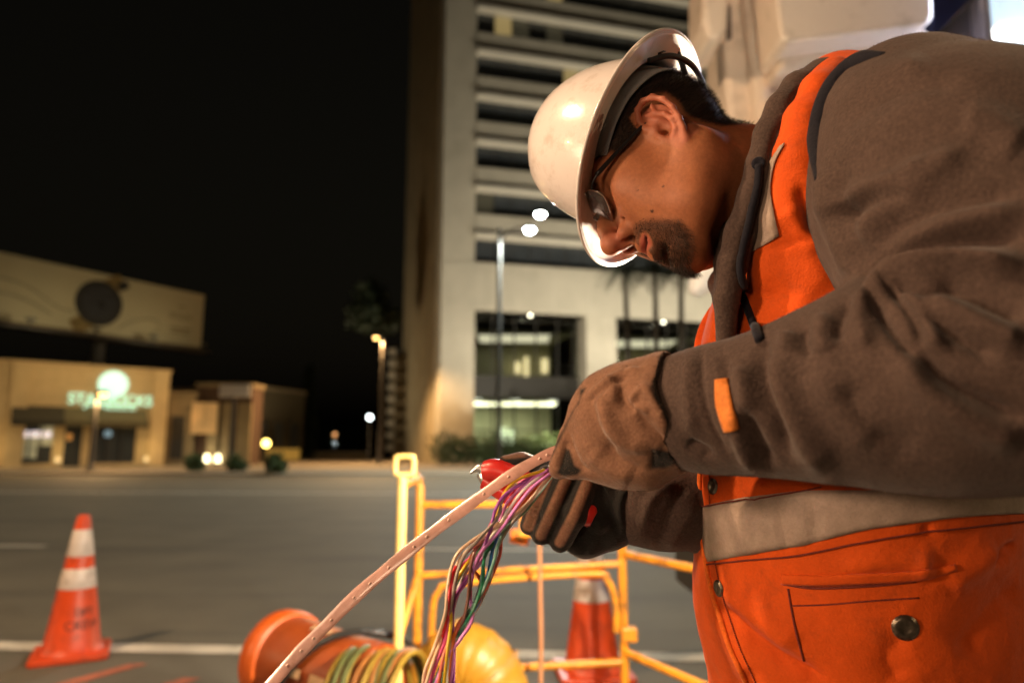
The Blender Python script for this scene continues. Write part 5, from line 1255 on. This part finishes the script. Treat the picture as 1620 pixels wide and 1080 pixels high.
# vest only where it is worn: open at the neck, below the shoulders
P_ = proj(V)
vest = pobj('vest', V, F, M_vest); vestB = bvh_of(V, F)
def strip(name, line, wpx, m, B, parent, off=.0018, n=6, thick=.0012, taper=False):
    """flat tape laid on the cloth along a line; wpx = width(s) in pixels"""
    L = spline(line, 10); T = np.gradient(L, axis=0); T /= np.linalg.norm(T, axis=1, keepdims=True); N = np.stack([-T[:, 1], T[:, 0]], 1)
    wv = np.interp(np.linspace(0, 1, len(L)), np.linspace(0, 1, len(wpx)), wpx) if isinstance(wpx, (list, tuple)) else np.full(len(L), wpx)
    rows = []
    for i in range(len(L)):
        row = []
        for k in range(n+1):
            q = L[i]+N[i]*wv[i]*(k/n-.5); p_, nn = hit(B, *q)
            row.append(None if p_ is None else (p_+nn*off*(.5 if k in (0, n) else 1)))
        rows.append(row)
    VV = []; FF = []; idx = {}
    for i, r_ in enumerate(rows):
        for k, p_ in enumerate(r_):
            if p_ is not None: idx[(i, k)] = len(VV); VV.append(p_)
    for i in range(len(rows)-1):
        for k in range(n):
            q = [(i, k), (i+1, k), (i+1, k+1), (i, k+1)]
            if all(x in idx for x in q): FF.append(tuple(idx[x] for x in q))
    if not FF: return None
    o = pobj(name, VV, FF, m, parent); md = o.modifiers.new('thickness', 'SOLIDIFY'); md.thickness = thick; md.offset = 0
    return o
def cord(name, line, r, m, B, parent, off=.001, n=8):
    pts = []
    for q in spline(line, 8):
        p_, nn = hit(B, *q)
        if p_ is not None: pts.append(p_+nn*off)
    mb = MB(); mb.tube(pts, r, n); return pobj(name, mb.V, mb.F, m, parent)
def button(px, py, r, B, parent, m=M_snap):
    p_, nn = hit(B, px, py)
    mb = MB(); mb.lathe([(r*.05, .0012), (r*.45, .0014), (r*.6, .0024), (r*.85, .0022), (r, .001), (r, 0)], p_, 24, nn); o = pobj('snap_button', mb.V, mb.F, m, parent)
    mb = MB(); mb.lathe([(r*1.12, .001), (r*1.12, .0002)], p_, 24, nn); pobj('snap_ring', mb.V, mb.F, m, o); return o
# reflective tapes
strip('reflective_stripe', c4([(150, 592), (280, 566), (420, 545), (600, 520), (800, 500), (1000, 480), (1205, 470), (1320, 470)]), [88, 90, 86, 60, 52, 50, 50], M_refl, vestB, vest, .0022, 8)
def panel(name, left, right, m, B, parent, off=.002, n=6):
    Lc, Rc = spline(left, 8), spline(right, 8); VV = []; FF = []
    for p, q in zip(Lc, Rc):
        for k in range(n+1):
            x = p+(q-p)*k/n; h_, nn = hit(B, *x); VV.append(h_+nn*off)
    FF = [(i*(n+1)+k, i*(n+1)+k+1, (i+1)*(n+1)+k+1, (i+1)*(n+1)+k) for i in range(len(Lc)-1) for k in range(n)]
    o = pobj(name, VV, FF, m, parent); md = o.modifiers.new('thickness', 'SOLIDIFY'); md.thickness = .0012; md.offset = 0; return o
panel('reflective_stripe', [(1174, 410), (1178, 372), (1193, 314), (1215, 266), (1236, 232)], [(1233, 373), (1225, 332), (1221, 298), (1228, 258), (1243, 228)], M_refl, vestB, vest)
# front edge binding, stitching, snaps
M_bind = cloth('vest_binding', (.75, .14, .015), .75, 1200, .0003, .1)
M_thread = cloth('thread', (.16, .03, .02), .8, 1500, .0002, 0)
EDGE = c4([(140, 360), (137, 440), (142, 540), (150, 640), (168, 740), (195, 840), (235, 960), (290, 1080)])
def edge_pts(line, inset):
    out = []
    for q in spline(line, 8):
        x = q[0]
        for _ in range(80):
            p_, nn = hit(vestB, x, q[1])
            if p_ is not None: break
            x += 1.5
        p_, nn = hit(vestB, x+inset, q[1])
        if p_ is not None: out.append(p_+nn*.001)
    return out
ep = edge_pts(EDGE, 2.5); mb = MB(); mb.tube(ep, .0032, 8); pobj('front_edge', mb.V, mb.F, M_bind, vest)
ep = np.array(edge_pts(EDGE, 17))
for i in range(0, len(ep)-1, 1):
    for t in (0, .5):
        a = ep[i]+(ep[i+1]-ep[i])*t; b = ep[i]+(ep[i+1]-ep[i])*(t+.32); mb = MB(); mb.tube([a, b], .0007, 5); pobj('stitch', mb.V, mb.F, M_thread, vest)
for (x, y) in ((1128, 769), (1137, 930)): button(x, y, .0078, vestB, vest)
button(1432, 992, .0105, vestB, vest)
# pocket: flap edge and seams
strip('pocket', c4([(640, 880), (660, 900)]), 1, M_vest, vestB, vest) if False else None
pk = strip('pocket_welt', c4([(408, 738), (520, 742), (700, 735), (860, 725), (980, 700)]), [16, 17, 17, 16, 10], M_vest, vestB, vest, .0020, 4, .0014)
cord('pocket_seam', c4([(430, 770), (440, 830), (458, 920), (482, 1005)]), .0012, M_thread, vestB, vest, .0003)
cord('pocket_seam', c4([(440, 826), (560, 822), (700, 810), (860, 800)]), .0008, M_thread, vestB, vest, .0001)
cord('pocket_seam', c4([(408, 736), (520, 734), (700, 728), (860, 716)]), .0010, M_thread, vestB, vest, .0006)
cord('pocket_seam', c4([(415, 755), (520, 768), (700, 760), (850, 745)]), .0012, M_thread, vestB, vest, .0004)
for off_ in (0,):
    cord('tape_seam', c4([(155, 500), (280, 478), (400, 462), (540, 436)]), .0007, M_thread, vestB, vest, .003); cord('tape_seam', c4([(165, 690), (300, 675), (460, 660), (650, 622), (850, 588), (1050, 565), (1205, 548)]), .0009, M_thread, vestB, vest, .0016)
# dark binding round the armhole, in the valley between vest and sleeve
allB = [hoodB, vestB]
def front_hit(px, py):
    best = None
    for B in allB:
        p_, nn = hit(B, px, py)
        if p_ is not None and (best is None or np.linalg.norm(p_-np.array(O)) < np.linalg.norm(best[0]-np.array(O))): best = (p_, nn)
    return best
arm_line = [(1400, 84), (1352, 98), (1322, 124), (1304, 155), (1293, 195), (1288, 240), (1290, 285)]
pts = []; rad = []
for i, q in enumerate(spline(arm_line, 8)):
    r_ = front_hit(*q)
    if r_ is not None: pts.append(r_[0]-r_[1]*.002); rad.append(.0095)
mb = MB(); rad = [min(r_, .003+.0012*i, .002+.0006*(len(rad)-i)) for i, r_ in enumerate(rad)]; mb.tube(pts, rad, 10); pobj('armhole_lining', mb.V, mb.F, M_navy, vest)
# far front flap of the vest hanging open
ff = []
for t in np.linspace(0, 1, 14):
    a = spline([(1136, 470), (1118, 492), (1104, 520), (1096, 560), (1098, 620), (1104, 700)], 4); a = a[int(t*(len(a)-1))]
    for u in np.linspace(0, 1, 8):
        x = a[0]+u*(60); d = .865-.05*u+.012*math.sin(u*math.pi); ff.append(U(x, a[1]+u*4, d))
Fq = [(i*8+k, i*8+k+1, (i+1)*8+k+1, (i+1)*8+k) for i in range(13) for k in range(7)]
o = pobj('vest_flap', ff, Fq, M_vest, vest); md = o.modifiers.new('thickness', 'SOLIDIFY'); md.thickness = .006; md.offset = 0; md2 = o.modifiers.new('round', 'SUBSURF'); md2.levels = 1; md2.render_levels = 2
# hoodie drawstring, eyelet, cuff tag
dl = [(1201, 262), (1196, 300), (1186, 340), (1175, 385), (1170, 420), (1174, 452), (1184, 486), (1198, 524), (1204, 540)]
pts = []
for q in spline(dl, 8):
    r_ = front_hit(*q)
    if r_ is not None: pts.append(r_[0]+r_[1]*.0022)
mb = MB(); mb.tube(pts, .0042, 8); pobj('drawstring', mb.V, mb.F, M_navy, hood)
p_, nn = hit(hoodB, 1200, 259); mb = MB(); mb.lathe([(.003, .002), (.0055, .003), (.007, .0015), (.007, 0)], p_, 16, nn); pobj('eyelet', mb.V, mb.F, M_navy, hood)
M_tag = cloth('orange_tag', (.62, .19, .035), .7, 1500, .0003, .1)
strip('cuff_tag', [(1142, 600), (1147, 640), (1158, 681)], [22, 27, 22], M_tag, hoodB, hood, .0024, 4)
# ------------------------------------------------------------------ trousers and boots (below the frame)
t_ = Field((.08, .50, .02), (.86, 1.22, .92), .008)
for dy_, fx in ((-.10, .02), (.12, -.10)):
    hip = np.array((.50, .89+dy_*.5, .70)); kn = np.array((.38+fx*.3, .84+dy_, .46)); an = np.array((.47+fx, .84+dy_*1.05, .08))
    t_.cap(hip, kn, .095, .08, .04); t_.cap(kn, an, .08, .065, .03)
t_.cap((.51, .86, .74), (.51, .97, .74), .11, .11, .04)
V, F = t_.mesh(); V = laplace(V, F, 3); pobj('trousers', V, F, M_trous)
for dy_, fx in ((-.10, .02), (.12, -.10)):
    b_ = Field((.1, .4, -.01), (.8, 1.3, .2), .006); an = np.array((.47+fx, .84+dy_*1.05, .09))
    b_.cap(an, an+np.array((0, 0, -.02)), .055, .055, .02); b_.cap(an+np.array((.02, 0, -.045)), an+np.array((-.17, 0, -.05)), .045, .04, .03)
    V, F = b_.mesh(); V[:, 2] = np.maximum(V[:, 2], .0); pobj('boot', laplace(V, F, 1), F, M_boot)
# ================================================================== gloves
M_glove = cloth('glove_fabric', (.20, .102, .062), .9, 1000, .0005, .3, .14, 40, mask='black', col2=(.010, .009, .008))
def shell(fd, lap=3, sub=True):
    V, F = fd.mesh(); V = laplace(V, F, lap, .5)
    return subdiv(V, F) if sub else (V, F)
g1 = Field((.02, .52, .96), (.22, .80, 1.30), .0026)
CH = lambda fd, L, k=.012: fd.chain([pd(*p) for p in L], k)
CH(g1, [(1064, 650, .645, 49), (1030, 652, .652, 47), (985, 655, .665, 43), (958, 660, .672, 32)], .02)
CH(g1, [(1010, 628, .662, 30), (960, 632, .672, 23), (938, 654, .677, 18), (909, 697, .68, 14), (892, 728, .682, 9.5), (882, 743, .685, 7)], .014)
CH(g1, [(985, 680, .655, 36), (948, 708, .664, 22), (922, 733, .672, 11), (908, 744, .676, 8)], .012)
CH(g1, [(1045, 690, .65, 38), (1012, 722, .652, 30), (978, 735, .658, 18), (950, 740, .664, 12)], .016)
CH(g1, [(1030, 640, .75, 26), (960, 660, .74, 22), (905, 715, .715, 12), (884, 742, .695, 8)], .014)      # thumb on the far side
CH(g1, [(1036, 652, .650, 44), (1056, 648, .645, 53), (1092, 644, .640, 60)], .008)
c = U(1069, 640, .643); up = U(1072, 540, .643)-c; up /= np.linalg.norm(up); fw = U(1072, 640, .743)-c; fw /= np.linalg.norm(fw)
xd = U(1172, 640, .643)-c; xd /= np.linalg.norm(xd); cutn = xd*.9-fw*.42+up*.12; cutn /= np.linalg.norm(cutn)
sl_, X_, Y_, Z_ = g1.sub(g1.lo, g1.lo+g1.n*g1.h); pl_ = (X_-c[0])*cutn[0]+(Y_-c[1])*cutn[1]+(Z_-c[2])*cutn[2]
g1.a[sl_] = np.maximum(g1.a[sl_], pl_.astype(np.float32))
V, F = shell(g1)
c2 = lambda L: [(840+x/4.5, 540+y/4.5) for x, y in L]       # traced on the enlarged glove
GF = [(c2([(380, 410), (450, 360), (560, 280), (680, 210), (800, 180)]), 2.6, 6), (c2([(390, 430), (470, 390), (580, 310), (700, 240)]), -2.6, 5),
      (c2([(420, 420), (450, 520), (500, 660), (600, 800)]), -3, 9), (c2([(560, 330), (520, 450), (560, 600), (680, 720), (850, 760)]), 4, 13),
      (c2([(640, 300), (650, 400), (740, 500)]), -5, 9), (c2([(700, 430), (740, 380), (800, 330)]), 3.5, 6), (c2([(720, 470), (790, 470), (830, 520)]), 3.5, 6), (c2([(760, 500), (820, 590), (920, 690), (1020, 740)]), -9, 9),
      (c2([(830, 400), (870, 480), (930, 560)]), -3, 5), (c2([(810, 280), (850, 400), (930, 540), (1000, 640)]), 5, 10), (c2([(900, 220), (940, 380), (990, 520)]), -3, 8),
      (c2([(250, 620), (290, 760), (350, 880), (420, 920)]), -3.5, 6), (c2([(240, 700), (230, 800), (200, 920)]), -5, 7), (c2([(520, 740), (640, 850), (800, 930)]), -2.5, 8), (c2([(420, 780), (560, 900), (720, 980)]), 3, 14),
      (c2([(860, 770), (870, 850), (850, 910)]), -3.5, 5), (c2([(900, 780), (1000, 790), (1040, 800)]), -4, 7), (c2([(640, 230), (700, 190), (790, 170)]), -2, 4), (c2([(560, 260), (600, 350), (590, 460)]), 2.5, 9)]
V = folds(V, F, [(a_, b_*1.5, c_2) for a_, b_, c_2 in GF], lim=1.0); V = laplace(V, F, 2, .4)
P_ = proj(V)
blk = np.maximum.reduce([softpoly(P_, c2([(245, 760), (275, 770), (310, 880), (360, 915), (330, 950), (230, 960), (185, 935), (215, 860)]), 2.5),
                         softpoly(P_, c2([(860, 765), (940, 770), (1060, 800), (1060, 860), (960, 900), (850, 910)]), 3),
                         softpoly(P_, c2([(100, 860), (150, 760), (220, 640), (300, 490), (345, 440), (350, 340), (390, 330), (300, 500), (215, 690), (130, 860)]), 2.5)])
cutf = np.clip(((normals(V, F) @ cutn)-.55)*4, 0, 1)*(((V-c) @ cutn) > -.006); blk = np.maximum(blk, cutf)
glo = pobj('glove', V, F, M_glove); attr(glo.data, 'black', blk); tag(glo, label='brown work glove pinching the coloured wires')
glove1B = bvh_of(V, F)
fuzz('fuzz', V, F, 22000, .0016, .0001, mat('glove_fuzz', (.24, .15, .10), .8, var=.3, nscale=80, spec=.2), glo, 9)
# far glove: fist round the pliers
g2 = Field((-.03, .62, .86), (.20, .90, 1.16), .0024)
CH(g2, [(1015, 803, .79, 36), (975, 802, .79, 36), (935, 792, .795, 34), (895, 780, .80, 26)], .016)
CH(g2, [(960, 840, .78, 22), (925, 850, .785, 20), (890, 835, .79, 18)], .016)
FING = [[(958, 768, .772, 12), (948, 822, .760, 13), (930, 862, .772, 11)], [(928, 765, .768, 13.5), (908, 815, .750, 14), (886, 857, .765, 12)],
        [(896, 756, .772, 13), (874, 806, .756, 13.5), (856, 846, .77, 11.5)], [(866, 752, .778, 12), (848, 796, .764, 12), (836, 832, .778, 10)]]
for L in FING: CH(g2, L, .004)
CH(g2, [(905, 765, .80, 17), (860, 746, .805, 15), (825, 735, .805, 13), (800, 734, .805, 11)], .01)
V, F = shell(g2, 2)
V = folds(V, F, [([(1010, 770), (1000, 800), (1005, 840)], -4, 7), ([(990, 770), (980, 800), (985, 840)], 3, 7)])
P_ = proj(V); tan_ = np.zeros(len(V))
for L in FING[1:]:
    d, t = polydist(P_, [(p[0], p[1]) for p in L]); tan_ = np.maximum(tan_, np.clip((10.5-d)/4, 0, 1))
d, t = polydist(P_, [(1004, 770), (1012, 800)]); tan_ = np.maximum(tan_, np.clip((9-d)/4, 0, 1)*.8)
d, t = polydist(P_, [(840, 716), (800, 720)]); tan_ = np.maximum(tan_, np.clip((8-d)/4, 0, 1)*.6)
glo2 = pobj('glove', V, F, M_glove); attr(glo2.data, 'black', 1-tan_); tag(glo2, label='black and tan work glove gripping red handled pliers')

# ================================================================== pliers
a = U(768, 753, .805); b = U(941, 824, .756)
pl = thing('pliers', 'red handled wire cutting pliers gripped in the far gloved hand', 'pliers', a); AL = np.array(a)
M_red = mat('red_grip', (.52, .018, .014), .35, var=.1, nscale=60, coat=.2); M_steel = mat('tool_steel', (.55, .55, .56), .3, .9, var=.1, nscale=100)
def tl(name, pts, r, m, n=12, par=pl):
    mb = MB(); mb.tube([np.array(p)-AL for p in pts], r, n); return mb.build(name, m, par, True)
dirn = b-a; upv = np.array(U(850, 700, .78))-np.array(U(850, 800, .78)); upv /= np.linalg.norm(upv)
tl('handle', spline([a+upv*.006, a+dirn*.15+upv*.013, a+dirn*.5+upv*.010, a+dirn*.85+upv*.006, b+upv*.003], 6), list(np.interp(np.linspace(0, 1, 25), [0, .15, .8, .95, 1], [.0125, .0135, .0135, .0135, .010])), M_red, 14)
tl('handle', spline([a-upv*.005, a+dirn*.15-upv*.009, a+dirn*.4-upv*.016, a+dirn*.62-upv*.02], 6), list(np.interp(np.linspace(0, 1, 19), [0, .9, 1], [.011, .011, .006])), M_red, 14)
j0 = U(766, 752, .805)
tl('jaw', spline([a+upv*.002, U(764, 742, .805), U(755, 741, .805), U(744, 748, .805)], 6), list(np.linspace(.011, .0015, 19)), M_steel)
tl('jaw', spline([a-upv*.003, U(765, 758, .805), U(760, 760, .806)], 6), list(np.linspace(.010, .005, 13)), M_steel)

# ================================================================== telephone cable: stripped wires and a flat strap
cab = thing('telephone_cable', 'bundle of thin multicoloured telephone wires fanning out of the gloved hand', 'cable', U(880, 745, .69)); CL_ = np.array(cab.location)
W8 = lambda L: [(640+x*.3148, 740+y*.3148) for x, y in L]
WC = {'cream': (.62, .45, .32), 'black': (.03, .022, .02), 'brown': (.16, .065, .04), 'red': (.55, .02, .03), 'magenta': (.50, .06, .22), 'yellow': (.70, .40, .02), 'green': (.02, .22, .11), 'purple': (.26, .06, .30),
      'violet': (.55, .20, .55), 'blue': (.03, .20, .55), 'salmon': (.60, .15, .10), 'grey': (.26, .22, .19), 'teal': (.16, .36, .30), 'orange': (.55, .13, .02), 'white': (.65, .60, .55)}
TR_ = [
 ('cream', [(745, 20), (640, 130), (540, 230), (430, 305), (330, 372), (265, 432), (230, 520), (214, 630), (203, 740), (150, 900), (105, 1010), (88, 1120)]),
 ('cream', [(735, 25), (640, 150), (555, 235), (450, 305), (350, 385), (280, 455), (245, 540), (228, 640), (210, 760), (178, 880), (140, 985), (98, 1120)]),
 ('red', [(725, 20), (600, 95), (500, 250), (400, 350), (310, 425), (252, 510), (230, 600), (215, 720), (190, 850), (150, 965), (104, 1120)]),
 ('magenta', [(715, 15), (590, 65), (480, 180), (430, 290), (345, 430), (265, 520), (238, 610), (222, 760), (200, 880), (160, 980), (118, 1120)]),
 ('yellow', [(705, 10), (570, 58), (500, 130), (455, 250), (370, 400), (300, 500), (250, 590), (238, 700), (232, 800), (215, 920), (195, 1120)]),
 ('green', [(730, 30), (690, 50), (600, 180), (520, 290), (445, 380), (402, 450), (396, 540), (388, 600), (350, 700), (308, 775), (250, 855), (195, 960), (178, 1120)]),
 ('purple', [(725, 8), (600, 70), (500, 140), (455, 215), (438, 290), (405, 380), (360, 480), (290, 585), (250, 665), (240, 760), (250, 900), (240, 1120)]),
 ('violet', [(715, 12), (620, 70), (520, 170), (470, 290), (420, 410), (335, 540), (265, 640), (238, 760), (232, 860), (243, 960), (222, 1120)]),
 ('blue', [(735, 30), (600, 190), (490, 310), (445, 400), (430, 480), (405, 580), (380, 655), (330, 740), (262, 830), (215, 940), (205, 1120)]),
 ('salmon', [(745, 25), (640, 140), (520, 270), (487, 340), (482, 420), (460, 490), (420, 580), (360, 680), (302, 740), (250, 835), (200, 930), (165, 1120)]),
 ('grey', [(700, 5), (650, 42), (540, 95), (490, 165), (470, 245), (380, 350), (300, 440), (262, 540), (240, 660), (222, 780), (205, 900), (160, 1120)]),
 ('teal', [(750, 20), (620, 200), (510, 300), (470, 390), (448, 475), (392, 620), (322, 722), (262, 812), (212, 905), (200, 1000), (186, 1120)]),
 ('brown', [(740, 35), (640, 150), (500, 280), (400, 355), (347, 432), (330, 520), (323, 620), (302, 740), (252, 845), (216, 950), (150, 1120)]),
 ('teal', [(735, 40), (620, 180), (540, 270), (440, 350), (405, 430), (392, 520), (372, 620), (330, 720), (270, 860), (200, 960), (132, 1120)]),
 ('orange', [(720, 30), (610, 160), (480, 300), (370, 390), (330, 480), (380, 560), (375, 640), (320, 720), (262, 800), (240, 900), (212, 1120)]),
 ('green', [(715, 40), (560, 220), (430, 340), (340, 460), (270, 560), (238, 680), (222, 800), (216, 900), (200, 1000), (192, 1120)]),
 ('violet', [(748, 15), (640, 100), (560, 200), (500, 290), (430, 370), (380, 430), (345, 520), (330, 640), (340, 760), (280, 860), (215, 950), (140, 1120)]),
 ('white', [(752, 18), (640, 160), (530, 290), (460, 420), (430, 560), (372, 690), (320, 770), (255, 870), (220, 980), (200, 1120)]),
 ('white', [(700, 25), (600, 110), (530, 200), (470, 300), (380, 420), (310, 520), (258, 640), (236, 780), (226, 900), (214, 1120)]),
]
M_wire = {}
for k_, cc in WC.items(): M_wire[k_] = mat('wire_'+k_, tuple(min(.85, c_3*1.4+.01) for c_3 in cc), .32, var=.05, nscale=200, spec=.5)
for i, (cn, L) in enumerate(TR_):
    dz0 = random.uniform(-.012, .012); ph = random.uniform(0, 6)
    px = spline(W8(L), 6); pts = []
    for t, q in zip(np.linspace(0, 1, len(px)), px):
        d = .695-.075*t+dz0*math.sin(math.pi*min(1, t*1.6))+.006*math.sin(ph+t*7)
        pts.append(U(q[0], q[1], d)-CL_)
    e_ = pts[-1]+CL_; dn = pts[-1]-pts[-3]; dn /= np.linalg.norm(dn); rg_ = random.Random(i)
    gx = np.array((-.20+rg_.uniform(-.03, .03), .72+rg_.uniform(-.05, .05), .006))          # the bundle runs on down to the road
    pts += [p-CL_ for p in spline([e_+dn*.03, e_+dn*.15+np.array((rg_.uniform(-.01, .01), .02, 0)), (e_+gx)/2+np.array((-.02+rg_.uniform(-.02, .02), 0, -.1)), gx+np.array((0, 0, .1)), gx], 6)]
    mb = MB(); mb.tube(pts, .0017, 8); mb.build('wire', M_wire[cn], cab, True)
# flat strap
SP = [(884, 712), (850, 727), (800, 757), (740, 800), (680, 845), (620, 893), (560, 945), (500, 1005), (455, 1052), (410, 1105)]
strap = thing('cable_strap', 'long flat pinkish plastic strap running from the gloved hand to the ground', 'strap', U(884, 712, .70)); SLo = np.array(strap.location)
M_strapm = mat('strap_plastic', (.54, .30, .25), .3, var=.25, nscale=40, trans=.08, wear=(.35, .16, .10), wscale=50, wamt=.6, coat=.3)
px = spline(SP, 12); VV = []; T = np.gradient(px, axis=0); T /= np.linalg.norm(T, axis=1, keepdims=True); N = np.stack([T[:, 1], -T[:, 0]], 1)
prof = [(-1, 0), (-.8, .5), (-.3, .8), (.3, .8), (.8, .5), (1, 0), (.8, -.4), (-.8, -.4)]
for i, q in enumerate(px):
    t = i/(len(px)-1); d = .695-.05*t; half = .0064*(1+.06*math.sin(t*40)); ce = U(q[0], q[1], d); e1 = U(q[0]+N[i, 0], q[1]+N[i, 1], d)-ce; e1 /= np.linalg.norm(e1)
    e1 = e1*.9+np.array((0, -.62, 0))*(.8+.2*math.sin(.6+t*5.0)); e1 /= np.linalg.norm(e1); vd = np.array((0, 0, CAM_Z))-ce; vd /= np.linalg.norm(vd); vd -= e1*(vd @ e1); vd /= np.linalg.norm(vd)
    for (a_, b_) in prof: VV.append(ce+e1*half*a_+vd*.0011*b_-SLo)
ce0 = ce; dn = ce-U(*px[-4], .695-.05*(len(px)-4)/(len(px)-1)); dn /= np.linalg.norm(dn); n_vis = len(px)
for ce in spline([ce0+dn*.02, ce0+dn*.12, ce0+dn*.22+np.array((0, .05, -.25)), ce0+dn*.30+np.array((0, .12, -.5)), np.array((ce0[0]-.28, ce0[1]+.22, .01))], 6):
    for (a_, b_) in prof: VV.append(np.maximum(ce+e1*half*a_+vd*.0011*b_, (-9, -9, .004))-SLo)
n = len(prof); FF = [(i*n+k, i*n+(k+1) % n, (i+1)*n+(k+1) % n, (i+1)*n+k) for i in range(len(VV)//n-1) for k in range(n)]
so = MB().add(VV, FF).build('strap_band', M_strapm, strap, True)
for i in [j_+random.choice((-1, 0, 1)) for j_ in range(6, len(px)-3, 6) if random.random() < .8]:
    ce = np.mean(VV[i*n:(i+1)*n], axis=0); vd = np.array((0, 0, CAM_Z))-ce-SLo; vd /= np.linalg.norm(vd)
    MB().lathe([(.0004, .0011), (.0011, .0008), (.0016, 0)], ce+vd*.0008, 10, vd).build('stud', mat('strap_stud', (.80, .55, .47), .3, var=0), so, True)
